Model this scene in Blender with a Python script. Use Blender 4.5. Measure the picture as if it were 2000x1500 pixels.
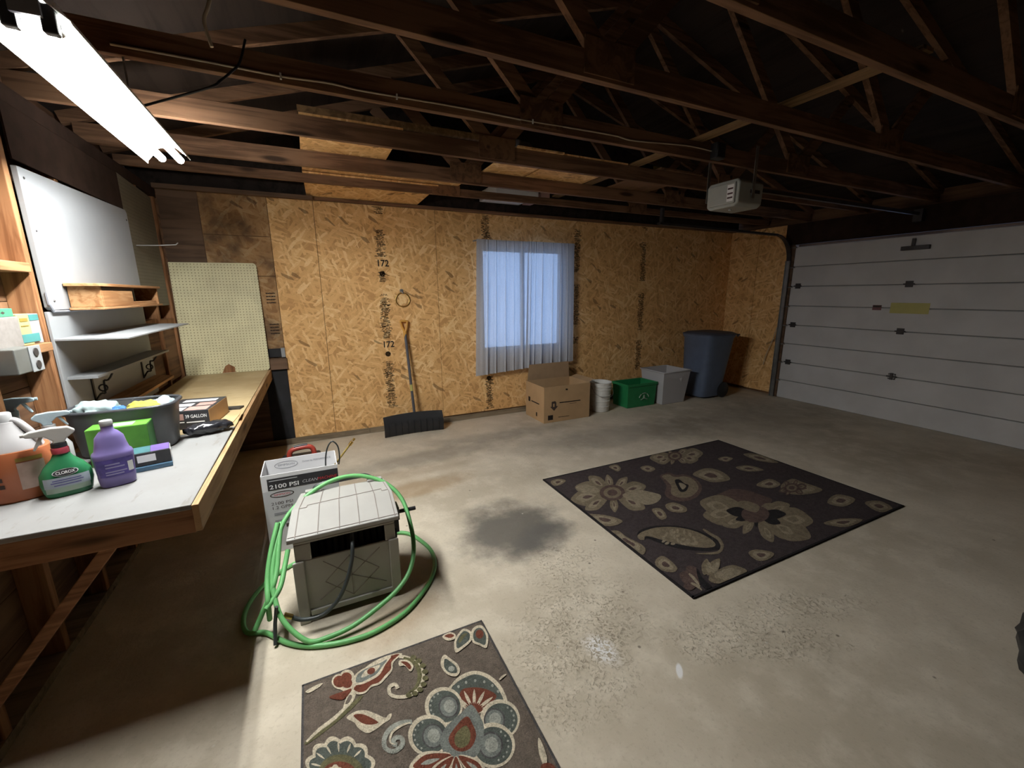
import bpy, bmesh, math, random
from mathutils import Matrix, Vector
random.seed(7)
for o in list(bpy.data.objects): bpy.data.objects.remove(o)
SC = bpy.context.scene
COL = SC.collection
PI = math.pi

# ------------------------------------------------------------------ camera
CAM = Vector((-0.12897, -4.77710, 1.53905))
FPX = 813.6
yaw, pit, rol = math.radians(25.485), math.radians(-12.2985), math.radians(-0.4622)
_r = Vector((math.cos(yaw), -math.sin(yaw), 0)); _f = Vector((math.sin(yaw), math.cos(yaw), 0)); _z = Vector((0, 0, 1))
FW = _f*math.cos(pit) + _z*math.sin(pit)
_u = -_f*math.sin(pit) + _z*math.cos(pit)
RT = _r*math.cos(rol) + _u*math.sin(rol)
UP = -_r*math.sin(rol) + _u*math.cos(rol)
cam = bpy.data.cameras.new('camera'); cam.sensor_fit = 'HORIZONTAL'; cam.sensor_width = 36
cam.lens = FPX/2000*36; cam.clip_start = 0.02
co = bpy.data.objects.new('camera', cam); COL.objects.link(co)
co.matrix_world = Matrix(((RT.x, UP.x, -FW.x, CAM.x), (RT.y, UP.y, -FW.y, CAM.y), (RT.z, UP.z, -FW.z, CAM.z), (0, 0, 0, 1)))
SC.camera = co
def at(u, v, ax, val):
    "point of the place seen at photo pixel (u, v), on the plane ax = val"
    d = FW + RT*((u-1000)/FPX) + UP*((750-v)/FPX)
    i = 'xyz'.index(ax); t = (val-CAM[i])/d[i]
    return CAM + d*t

# ------------------------------------------------------------------ world, exposure
SKY = (0.40, 0.60, 1.0); SKY_STRENGTH = 2.6
TUBE_STRENGTH = 205.0
w = bpy.data.worlds.new('World'); SC.world = w; w.use_nodes = True
bg = w.node_tree.nodes['Background']; bg.inputs[0].default_value = (*SKY, 1); bg.inputs[1].default_value = SKY_STRENGTH
SC.view_settings.view_transform = 'Standard'; SC.view_settings.look = 'None'
SC.view_settings.gamma = 1; SC.view_settings.use_curve_mapping = False
SC.view_settings.exposure = 0.55
SC.cycles.use_denoising = True
SC.cycles.max_bounces = 5; SC.cycles.diffuse_bounces = 4; SC.cycles.use_adaptive_sampling = True; SC.cycles.adaptive_threshold = 0.06; SC.cycles.transparent_max_bounces = 12
SC.cycles.sample_clamp_indirect = 6
SC.cycles.caustics_reflective = False; SC.cycles.caustics_refractive = False

# ------------------------------------------------------------------ node helpers and materials
class NT:
    def __init__(s, name):
        s.m = bpy.data.materials.new(name); s.m.use_nodes = True; s.t = s.m.node_tree
        s.b = s.t.nodes['Principled BSDF']; s.out = s.t.nodes['Material Output']
    def n(s, typ, **kw):
        nd = s.t.nodes.new(typ)
        for k, v in kw.items(): setattr(nd, k, v)
        return nd
    def set(s, sock, v):
        if isinstance(v, bpy.types.NodeSocket): s.t.links.new(v, sock)
        elif isinstance(v, (tuple, list)) and len(v) == 3 and sock.type == 'RGBA': sock.default_value = (*v, 1)
        else: sock.default_value = v
    def pos(s):
        if not hasattr(s, '_p'): s._p = s.n('ShaderNodeNewGeometry').outputs['Position']
        return s._p
    def math(s, op, a, b=0.0, c=0.0, clamp=False):
        nd = s.n('ShaderNodeMath', operation=op, use_clamp=clamp)
        s.set(nd.inputs[0], a); s.set(nd.inputs[1], b); s.set(nd.inputs[2], c); return nd.outputs[0]
    def vmath(s, op, a, b=(0, 0, 0)):
        nd = s.n('ShaderNodeVectorMath', operation=op); s.set(nd.inputs[0], a); s.set(nd.inputs[1], b)
        return nd.outputs['Value'] if op in ('LENGTH', 'DISTANCE', 'DOT_PRODUCT') else nd.outputs[0]
    def sep(s, v):
        nd = s.n('ShaderNodeSeparateXYZ'); s.set(nd.inputs[0], v); return nd.outputs
    def comb(s, x, y, z=0.0):
        nd = s.n('ShaderNodeCombineXYZ'); s.set(nd.inputs[0], x); s.set(nd.inputs[1], y); s.set(nd.inputs[2], z); return nd.outputs[0]
    def noise(s, vec, scale, detail=3, rough=.55, dist=0.0):
        nd = s.n('ShaderNodeTexNoise'); s.set(nd.inputs['Vector'], vec); s.set(nd.inputs['Scale'], scale)
        s.set(nd.inputs['Detail'], detail); s.set(nd.inputs['Roughness'], rough); s.set(nd.inputs['Distortion'], dist); return nd.outputs[0]
    def vor(s, vec, scale, feature='F1', out='Distance', dim='3D', rnd=1.0):
        nd = s.n('ShaderNodeTexVoronoi', feature=feature, voronoi_dimensions=dim)
        s.set(nd.inputs['Vector'], vec); s.set(nd.inputs['Scale'], scale); s.set(nd.inputs['Randomness'], rnd); return nd.outputs[out]
    def rot(s, vec, ang):
        nd = s.n('ShaderNodeVectorRotate', rotation_type='Z_AXIS'); s.set(nd.inputs['Vector'], vec); s.set(nd.inputs['Angle'], ang); return nd.outputs[0]
    def ramp(s, fac, stops):
        nd = s.n('ShaderNodeValToRGB'); s.set(nd.inputs[0], fac); e = nd.color_ramp.elements
        while len(e) < len(stops): e.new(.5)
        for el, (p, c) in zip(e, stops): el.position = p; el.color = (*c, 1) if len(c) == 3 else c
        return nd.outputs[0]
    def mix(s, fac, a, b, typ='MIX'):
        nd = s.n('ShaderNodeMix', data_type='RGBA', blend_type=typ); s.set(nd.inputs[0], fac); s.set(nd.inputs[6], a); s.set(nd.inputs[7], b); return nd.outputs[2]
    def smooth(s, v, lo, hi):
        nd = s.n('ShaderNodeMapRange', interpolation_type='SMOOTHSTEP'); s.set(nd.inputs[0], v)
        s.set(nd.inputs[1], lo); s.set(nd.inputs[2], hi); return nd.outputs[0]
    def bump(s, h, strength=.4, dist=.002):
        nd = s.n('ShaderNodeBump'); s.set(nd.inputs['Height'], h); s.set(nd.inputs['Strength'], strength); s.set(nd.inputs['Distance'], dist)
        s.t.links.new(nd.outputs[0], s.b.inputs['Normal'])
    def fin(s, col, rough=.6, metal=0.0, spec=.4):
        s.set(s.b.inputs['Base Color'], col); s.set(s.b.inputs['Roughness'], rough); s.set(s.b.inputs['Metallic'], metal)
        s.set(s.b.inputs['Specular IOR Level'], spec); return s.m

def sc(c, k): return tuple(min(1, max(0, x*k)) for x in c)
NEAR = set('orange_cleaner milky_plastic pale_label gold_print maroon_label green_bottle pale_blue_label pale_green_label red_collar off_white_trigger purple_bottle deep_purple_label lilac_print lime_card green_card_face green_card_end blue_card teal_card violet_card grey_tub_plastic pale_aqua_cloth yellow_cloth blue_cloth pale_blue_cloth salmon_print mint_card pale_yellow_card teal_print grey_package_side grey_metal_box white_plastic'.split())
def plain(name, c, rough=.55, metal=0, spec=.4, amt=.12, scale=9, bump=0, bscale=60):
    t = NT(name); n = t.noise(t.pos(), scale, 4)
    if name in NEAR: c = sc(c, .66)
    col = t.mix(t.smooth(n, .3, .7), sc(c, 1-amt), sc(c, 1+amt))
    if bump: t.bump(t.noise(t.pos(), bscale, 4), bump)
    return t.fin(col, rough, metal, spec)
def wood(name, dark, light, axis='x', scale=1.0, rough=.75, knots=True):
    t = NT(name)
    st = {'x': (1.6, 26, 26), 'y': (26, 1.6, 26), 'z': (26, 26, 1.6)}[axis]
    v = t.vmath('MULTIPLY', t.pos(), tuple(a*scale for a in st))
    n = t.noise(v, 1.0, 5, .6, .8); big = t.noise(t.pos(), 1.7, 3)
    f = t.math('ADD', t.math('MULTIPLY', n, .7), t.math('MULTIPLY', big, .45))
    col = t.ramp(f, [(.32, sc(dark, .7)), (.5, dark), (.62, light), (.8, sc(light, 1.12))])
    if knots:
        kv = t.vmath('MULTIPLY', t.pos(), {'x': (1.3, 6, 6), 'y': (6, 1.3, 6), 'z': (6, 6, 1.3)}[axis])
        d = t.vor(kv, 1.0); col = t.mix(t.smooth(d, .16, .07), col, sc(dark, .35))
    t.bump(n, .25, .002)
    return t.fin(col, rough, 0, .25)
def osb(name, axes='xz', tint=(1, 1, 1), dirt=0.0):
    t = NT(name); p = t.sep(t.pos()); a, b = ['xyz'.index(c) for c in axes]
    uv = t.comb(p[a], p[b], 0.0)
    wob = t.noise(uv, 9, 2)
    best = None
    for i, (ang, sx, sy) in enumerate(((.35, 10.5, 46), (-.75, 9.5, 41), (1.35, 11.5, 50))):
        q = t.vmath('ADD', t.vmath('MULTIPLY', t.rot(uv, ang), (sx, sy, 1)), (i*13.7, i*7.1, 0))
        q = t.vmath('ADD', q, t.comb(t.math('MULTIPLY', wob, 1.6), t.math('MULTIPLY', wob, 1.7)))
        r = t.sep(t.vor(q, 1.0, 'F1', 'Color', '2D'))[0]
        best = r if best is None else t.math('MAXIMUM', best, r)
    fine = t.noise(t.vmath('MULTIPLY', t.rot(uv, .5), (30, 120, 1)), 1.0, 3)
    big = t.noise(uv, 2.2, 3)
    f = t.math('ADD', best, t.math('ADD', t.math('MULTIPLY', t.math('SUBTRACT', big, .5), .35), t.math('MULTIPLY', t.math('SUBTRACT', fine, .5), .45)))
    mul = lambda c: tuple(x*y for x, y in zip(c, tint))
    col = t.ramp(f, [(.36, mul((.56, .300, .112))), (.70, mul((.73, .420, .168))), (.90, mul((.80, .480, .200))), (1.0, mul((.88, .60, .29)))])
    dk = t.vor(t.vmath('MULTIPLY', t.rot(uv, .6), (11, 36, 1)), 1.0, 'F1', 'Color', '2D')
    col = t.mix(t.math('MULTIPLY', t.math('GREATER_THAN', t.sep(dk)[1], .985), .6), col, mul((.13, .06, .02)))
    if dirt:
        col = t.mix(t.math('MULTIPLY', t.smooth(t.noise(uv, 3.1, 4), .42, .68), dirt), col, mul((.13, .085, .05)))
    t.bump(fine, .25, .002)
    return t.fin(col, .72, 0, .25)
def emis(name, c, s):
    t = NT(name); t.set(t.b.inputs['Base Color'], (.8, .8, .8)); t.set(t.b.inputs['Emission Color'], c); t.set(t.b.inputs['Emission Strength'], s); return t.m
def ink(name, c, cover=.5, scale=140):
    t = NT(name); t.fin(c, .8, 0, .1)
    tr = t.n('ShaderNodeBsdfTransparent'); mx = t.n('ShaderNodeMixShader')
    t.set(mx.inputs[0], t.smooth(t.noise(t.pos(), scale, 3), cover-.12, cover+.12))
    t.t.links.new(t.b.outputs[0], mx.inputs[1]); t.t.links.new(tr.outputs[0], mx.inputs[2])
    t.t.links.new(mx.outputs[0], t.out.inputs[0]); return t.m

MAT = {}
MAT['osb'] = osb('osb_wall', 'xz')
MAT['osb_side'] = osb('osb_side', 'yz')
MAT['osb_flat'] = osb('osb_flat', 'xy')
MAT['ply_old'] = osb('old_patched_osb', 'xz', (.52, .50, .52), .75)
MAT['ply_dark'] = wood('dark_old_plywood', (.085, .050, .030), (.15, .09, .055), 'x', .5)
MAT['truss'] = wood('truss_wood', (.115, .058, .030), (.215, .115, .063), 'x')
MAT['truss_y'] = wood('brace_wood', (.15, .088, .038), (.25, .15, .07), 'y')
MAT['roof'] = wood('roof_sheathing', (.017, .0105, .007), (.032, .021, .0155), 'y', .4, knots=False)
MAT['stud'] = wood('stud_wood', (.16, .066, .024), (.29, .140, .062), 'z')
MAT['block'] = wood('blocking_wood', (.18, .082, .033), (.30, .155, .070), 'y')
MAT['sheath'] = wood('old_sheathing', (.10, .05, .026), (.19, .10, .05), 'y', .6)
MAT['plate'] = wood('sole_plate_wood', (.17, .13, .085), (.27, .21, .14), 'x')
MAT['bench_rail'] = wood('bench_rail_wood', (.27, .16, .075), (.42, .27, .14), 'y')
MAT['bench_apron'] = wood('bench_apron_wood', (.18, .085, .04), (.31, .16, .08), 'x')
MAT['crate'] = wood('crate_wood', (.25, .118, .046), (.40, .225, .105), 'y')
MAT['black_felt'] = plain('black_felt', (.012, .012, .014), .8, amt=.3)
MAT['wood_shade_brown'] = plain('dark_wood_and_shade', (.030, .017, .012), .9, spec=.1, amt=.2)  # dark brown for wood parts and the painted-in shade on the left wall
MAT['white_board'] = plain('white_painted_board', (.265, .276, .284), .45, amt=.04, scale=4, bump=.06, bscale=30)
MAT['white_edge'] = plain('white_edge', (.26, .268, .275), .5, amt=.05)
MAT['grey_trim'] = plain('grey_trim', (.22, .23, .26), .4, amt=.05)
MAT['black_iron'] = plain('black_iron', (.018, .015, .014), .5, 0, amt=.2)
MAT['steel'] = plain('galvanised_steel', (.33, .33, .32), .38, .75, amt=.15)
MAT['steel_dark'] = plain('dark_steel', (.06, .055, .055), .45, .6, amt=.2)
MAT['brass'] = plain('brass', (.62, .42, .14), .28, 1.0, amt=.1)
MAT['black'] = plain('black_plastic', (.018, .018, .020), .42, amt=.15)
MAT['cable'] = plain('cable_sheath', (.50, .43, .32), .5, amt=.08)
MAT['white_plastic'] = plain('white_plastic', (.52, .52, .52), .35, amt=.03)
MAT['grey_box'] = plain('grey_metal_box', (.19, .195, .18), .45, .2, amt=.1)
def painted_bench():
    t = NT('white_painted_benchtop'); p = t.pos(); n = t.noise(p, 5, 4); s2 = t.noise(t.vmath('MULTIPLY', p, (30, 7, 7)), 1, 5)
    col = t.mix(t.smooth(n, .3, .75), (.215, .212, .206), (.24, .24, .236))
    col = t.mix(t.math('MULTIPLY', t.smooth(s2, .61, .70), .55), col, (.15, .135, .115))
    t.bump(s2, .15, .001); return t.fin(col, .5, 0, .35)
MAT['bench_white'] = painted_bench()
def particle():
    t = NT('bare_benchtop'); p = t.pos(); n = t.noise(p, 3.2, 4); g = t.noise(t.vmath('MULTIPLY', p, (9, 45, 9)), 1, 4)
    col = t.mix(t.smooth(n, .3, .7), (.40, .29, .145), (.50, .385, .215))
    col = t.mix(t.math('MULTIPLY', t.smooth(g, .60, .70), .5), col, (.24, .16, .08)); return t.fin(col, .6, 0, .3)
MAT['bench_bare'] = particle()
def pegboard(name, axes, c, hole):
    t = NT(name); p = t.sep(t.pos()); a, b = ['xyz'.index(k) for k in axes]
    q = t.vmath('MULTIPLY', t.comb(p[a], p[b], 0), (39.37, 39.37, 0)); q = t.vmath('FRACTION', q)
    d = t.vmath('LENGTH', t.vmath('SUBTRACT', q, (.5, .5, 0)))
    n = t.noise(t.pos(), 6, 4)
    col = t.mix(t.smooth(n, .35, .7), sc(c, .92), sc(c, 1.06))
    col = t.mix(t.smooth(d, .19, .12), col, hole)
    t.bump(t.smooth(d, .12, .19), .5, .002); return t.fin(col, .55, 0, .3)
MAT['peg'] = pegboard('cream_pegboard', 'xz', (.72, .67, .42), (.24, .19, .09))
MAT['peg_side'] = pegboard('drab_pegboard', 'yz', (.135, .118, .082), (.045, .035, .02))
def concrete():
    t = NT('concrete_floor'); P = t.pos(); p = t.sep(P); uv = t.comb(p[0], p[1], 0)
    big = t.noise(uv, .9, 4, .6); mid = t.noise(uv, 5, 5, .62); fine = t.noise(uv, 55, 4, .65)
    col = t.mix(t.smooth(big, .35, .68), (.455, .395, .302), (.605, .532, .418))
    col = t.mix(t.math('MULTIPLY', t.smooth(mid, .42, .70), .55), col, (.70, .625, .505))
    col = t.mix(t.math('MULTIPLY', t.smooth(fine, .52, .70), .35), col, (.37, .315, .24))
    warp = t.math('MULTIPLY', t.math('SUBTRACT', t.noise(uv, 4.5, 5, .65), .5), 1.5)
    def blob(cx, cy, rx, ry, ang=0.0, soft=.5, wk=1.0):
        q = t.vmath('SUBTRACT', uv, (cx, cy, 0)); q = t.rot(q, -ang); q = t.vmath('DIVIDE', q, (rx, ry, 1))
        d = t.math('ADD', t.vmath('LENGTH', q), t.math('MULTIPLY', warp, wk)); return t.smooth(d, 1+soft, 1-soft)
    def stain(c, m, k):
        nonlocal col; col = t.mix(t.math('MULTIPLY', m, k), col, c)
    stain((.085, .08, .072), blob(.95, -2.50, .34, .30, .3, .45, .9), .85)
    stain((.10, .095, .088), blob(1.12, -2.66, .20, .13, .2, .5), .6)
    stain((.30, .19, .085), blob(.50, -1.62, .42, .14, .1, .5), .55)
    stain((.30, .19, .10), blob(.10, -2.98, .20, .10, .5, .6), .5)
    stain((.27, .18, .10), blob(.33, -1.30, .6, .10, 0, .6), .35)
    stain((.16, .14, .115), blob(.75, -1.0, .9, .16, .1, .6), .45)
    stain((.15, .135, .11), blob(3.0, -1.35, 1.3, .28, -.1, .6), .4)
    stain((.17, .15, .125), blob(1.6, -.75, .8, .12, -.05, .6), .4)
    stain((.14, .125, .105), blob(4.6, -1.6, 1.2, .6, 0, .6), .35)
    # pitted, spalled patches
    pm = None
    for a in ((.86, -3.42, .40, .26, .6), (1.50, -3.78, .36, .12, -.5), (1.95, -3.78, .36, .09, -.35), (1.05, -2.98, .26, .15, .3)):
        m = blob(a[0], a[1], a[2], a[3], a[4], .5, 1.3); pm = m if pm is None else t.math('MAXIMUM', pm, m)
    cell = t.noise(uv, 62, 3, .75, .6)
    brk = t.smooth(t.noise(uv, 17, 3), .36, .54); pm = t.math('MULTIPLY', pm, brk)
    pit_ = t.math('MULTIPLY', pm, t.smooth(cell, .46, .36))
    ridge = t.math('MULTIPLY', pm, t.smooth(cell, .52, .64))
    col = t.mix(t.math('MULTIPLY', pit_, .42), col, (.24, .19, .14))
    col = t.mix(t.math('MULTIPLY', ridge, .5), col, (.70, .62, .50))
    specks = t.vor(uv, 7.0, 'F1'); col = t.mix(t.math('MULTIPLY', t.smooth(specks, .055, .025), .6), col, (.60, .57, .50))
    dspecks = t.vor(t.vmath('ADD', uv, (3.3, 1.7, 0)), 5.0, 'F1'); col = t.mix(t.math('MULTIPLY', t.smooth(dspecks, .05, .02), .7), col, (.09, .07, .055))
    # spilled white paint
    stain((.78, .77, .76), t.math('MULTIPLY', blob(.888, -3.555, .05, .075, .2, .6, 1.2), t.smooth(cell, .46, .54)), .95)
    stain((.80, .79, .78), blob(1.109, -3.775, .013, .036, -.72, .25, .2), .95)
    h = t.math('ADD', t.math('ADD', t.math('MULTIPLY', fine, .45), t.math('MULTIPLY', mid, .3)), t.math('SUBTRACT', t.math('MULTIPLY', pm, .5), t.math('MULTIPLY', pit_, 1.4)))
    t.bump(h, .6, .006); return t.fin(col, .85, 0, .15)
MAT['concrete'] = concrete()
def door_paint():
    t = NT('garage_door_paint'); n = t.noise(t.pos(), 2.5, 4); g = t.noise(t.vmath('MULTIPLY', t.pos(), (90, 90, 90)), 1, 3)
    t.bump(g, .12, .001); return t.fin(t.mix(t.smooth(n, .3, .7), (.52, .51, .50), (.59, .58, .57)), .5, 0, .4)
MAT['door'] = door_paint()
MAT['door_dark'] = plain('door_groove', (.30, .30, .30), .6)
def curtain_mat():
    t = NT('sheer_curtain'); n = t.noise(t.pos(), 260, 2)
    d = t.n('ShaderNodeBsdfDiffuse'); t.set(d.inputs[0], (.64, .65, .69)); tl = t.n('ShaderNodeBsdfTranslucent'); t.set(tl.inputs[0], (.27, .28, .30))
    tr = t.n('ShaderNodeBsdfTransparent'); t.set(tr.inputs[0], (.9, .92, .95)); m1 = t.n('ShaderNodeMixShader'); m2 = t.n('ShaderNodeMixShader')
    t.set(m1.inputs[0], .35); t.t.links.new(d.outputs[0], m1.inputs[1]); t.t.links.new(tl.outputs[0], m1.inputs[2])
    t.set(m2.inputs[0], t.math('MULTIPLY', t.smooth(n, .35, .65), .24)); t.t.links.new(m1.outputs[0], m2.inputs[1]); t.t.links.new(tr.outputs[0], m2.inputs[2])
    t.t.links.new(m2.outputs[0], t.out.inputs[0]); return t.m
MAT['curtain'] = curtain_mat()
def glass_mat():
    t = NT('window_glass'); tr = t.n('ShaderNodeBsdfTransparent'); gl = t.n('ShaderNodeBsdfGlossy'); t.set(gl.inputs['Roughness'], .02)
    mx = t.n('ShaderNodeMixShader'); t.set(mx.inputs[0], .08); t.t.links.new(tr.outputs[0], mx.inputs[1]); t.t.links.new(gl.outputs[0], mx.inputs[2])
    t.t.links.new(mx.outputs[0], t.out.inputs[0]); return t.m
MAT['glass'] = glass_mat()
def clear_plastic():
    t = NT('cloudy_clear_plastic'); t.fin((.58, .57, .58), .4, 0, .4); tr = t.n('ShaderNodeBsdfTransparent'); t.set(tr.inputs[0], (.9, .9, .92))
    mx = t.n('ShaderNodeMixShader'); t.set(mx.inputs[0], .30); t.t.links.new(t.b.outputs[0], mx.inputs[1]); t.t.links.new(tr.outputs[0], mx.inputs[2])
    t.t.links.new(mx.outputs[0], t.out.inputs[0]); return t.m
MAT['clear'] = clear_plastic()
MAT['tube'] = emis('lit_tube', (.985, 1.0, .985), TUBE_STRENGTH)
MAT['enamel'] = plain('white_enamel', (.80, .80, .76), .35, amt=.03)
MAT['cardboard'] = plain('cardboard', (.44, .285, .15), .75, amt=.06, scale=5)
MAT['cardboard_in'] = plain('cardboard_inside', (.36, .24, .14), .8, amt=.06)
MAT['print_dark'] = plain('dark_print', (.05, .035, .03), .7)
MAT['green_bin'] = plain('green_bin_plastic', (.018, .19, .065), .42, amt=.08)
MAT['cart'] = plain('blue_grey_cart_plastic', (.105, .135, .20), .45, amt=.06)
MAT['cart_lid'] = plain('dark_cart_lid', (.07, .085, .12), .5, amt=.08)
MAT['bucket'] = plain('white_bucket_plastic', (.66, .65, .61), .4, amt=.05)
MAT['hose'] = plain('green_hose', (.135, .40, .135), .42, amt=.05)
MAT['hose_dark'] = plain('black_hose', (.04, .046, .046), .4, amt=.1)
MAT['reel'] = plain('beige_reel_plastic', (.36, .345, .31), .5, amt=.04)
MAT['reel_lid'] = plain('pale_reel_lid', (.34, .33, .305), .5, amt=.03)
MAT['reel_groove'] = plain('reel_groove', (.20, .17, .15), .7)
MAT['white_card'] = plain('white_printed_card', (.70, .695, .70), .5, amt=.02)
MAT['grey_card'] = plain('grey_printed_card', (.50, .51, .52), .5, amt=.04)
MAT['red_print'] = plain('red_print', (.55, .03, .04), .5)
MAT['white_print'] = plain('white_print', (.75, .75, .75), .5, amt=.02)
MAT['red_plastic'] = plain('red_plastic', (.34, .045, .03), .4)
MAT['grip'] = plain('yellow_orange_grip', (.66, .34, .07), .45, amt=.08)
MAT['shovel_handle'] = plain('grey_shovel_shaft', (.10, .10, .115), .4, .3)
MAT['orange'] = plain('orange_cleaner', (.62, .20, .085), .28, amt=.04)
MAT['milky'] = plain('milky_plastic', (.50, .485, .485), .4, amt=.03)
MAT['pale_label'] = plain('pale_label', (.60, .43, .36), .5, amt=.08, scale=40)
MAT['gold_print'] = plain('gold_print', (.38, .26, .05), .5)
MAT['maroon'] = plain('maroon_label', (.10, .05, .055), .5, amt=.3, scale=60)
MAT['maroon_deep'] = plain('dull_maroon_sticker', (.20, .085, .085), .5)
MAT['green_bottle'] = plain('green_bottle', (.04, .24, .10), .25, amt=.06)
MAT['pale_blue'] = plain('pale_blue_label', (.50, .58, .66), .45, amt=.10, scale=20)
MAT['pale_green'] = plain('pale_green_label', (.42, .55, .43), .45, amt=.06)
MAT['red_cap'] = plain('red_collar', (.50, .07, .10), .4)
MAT['off_white'] = plain('off_white_trigger', (.64, .62, .575), .4, amt=.03)
MAT['purple'] = plain('purple_bottle', (.245, .195, .47), .35, amt=.04)
MAT['purple_label'] = plain('deep_purple_label', (.12, .085, .40), .4, amt=.25, scale=35)
MAT['lilac_print'] = plain('lilac_print', (.42, .38, .66), .5)
MAT['lime'] = plain('lime_card', (.17, .50, .065), .4, amt=.12, scale=12)
MAT['lime_dark'] = plain('green_card_face', (.10, .31, .045), .4, amt=.2, scale=10)
MAT['lime_end'] = plain('green_card_end', (.06, .22, .06), .4, amt=.2, scale=10)
MAT['blue_card'] = plain('blue_card', (.09, .19, .30), .4, amt=.1)
MAT['teal_card'] = plain('teal_card', (.07, .19, .21), .4, amt=.2, scale=25)
MAT['violet_card'] = plain('violet_card', (.20, .13, .40), .4, amt=.1)
MAT['tub'] = plain('grey_tub_plastic', (.125, .128, .132), .45, amt=.05)
MAT['tub_rim'] = plain('dark_tub_rim', (.035, .037, .042), .4, amt=.05)
MAT['cloth_aqua'] = plain('pale_aqua_cloth', (.38, .48, .48), .9, amt=.08, scale=30, bump=.5, bscale=90)
MAT['cloth_yellow'] = plain('yellow_cloth', (.55, .48, .08), .9, amt=.15, scale=25, bump=.5, bscale=90)
MAT['cloth_blue'] = plain('blue_cloth', (.06, .19, .50), .9, amt=.1, bump=.5, bscale=90)
MAT['cloth_paleblue'] = plain('pale_blue_cloth', (.40, .50, .54), .9, amt=.05, bump=.4, bscale=80)
MAT['box_black'] = plain('black_printed_card', (.03, .03, .033), .4, amt=.2)
MAT['pink_print'] = plain('salmon_print', (.60, .36, .31), .5)
MAT['bag_black'] = plain('glossy_black_bag', (.015, .015, .018), .22, spec=.6, amt=.2)
MAT['paper'] = plain('tan_paper', (.48, .33, .17), .7)
MAT['mint'] = plain('mint_card', (.10, .42, .23), .5)
MAT['pale_yellow'] = plain('pale_yellow_card', (.50, .51, .24), .5)
MAT['teal_print'] = plain('teal_print', (.09, .34, .33), .5)
MAT['sponge_side'] = plain('grey_package_side', (.34, .31, .285), .6, amt=.08, scale=50)
MAT['opener'] = plain('grey_opener_shell', (.36, .37, .34), .45, amt=.05)
MAT['yellow_sticker'] = plain('yellow_sticker', (.48, .44, .14), .5, amt=.05)
MAT['ink'] = ink('faded_black_ink', (.03, .024, .02), .57)
MAT['ink_solid'] = ink('black_ink', (.025, .02, .018), .74, 90)
def pile(name, c, amt=.38):
    t = NT(name); n = t.noise(t.pos(), 190, 3); b = t.noise(t.pos(), 45, 3)
    f = t.math('ADD', t.math('MULTIPLY', n, .6), t.math('MULTIPLY', b, .4))
    t.bump(n, .9, .004); return t.fin(t.mix(t.smooth(f, .3, .7), sc(c, 1-amt), sc(c, 1+amt)), .95, 0, .1)
for k, c in dict(rug_dark=(.046, .036, .036), rug_tan=(.165, .132, .088), rug_cream=(.235, .195, .135), rug_brown=(.085, .056, .048), rug_black=(.018, .016, .017),
                 r2_bg=(.135, .108, .085), r2_cream=(.60, .52, .385), r2_teal=(.085, .096, .082), r2_light=(.33, .335, .285), r2_rust=(.145, .046, .028), r2_olive=(.125, .115, .058), r2_mid=(.175, .186, .165), r2_dark=(.075, .07, .068)).items():
    MAT[k] = pile(k, sc(c, .80 if k.startswith('r2') else 1.05))

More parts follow.
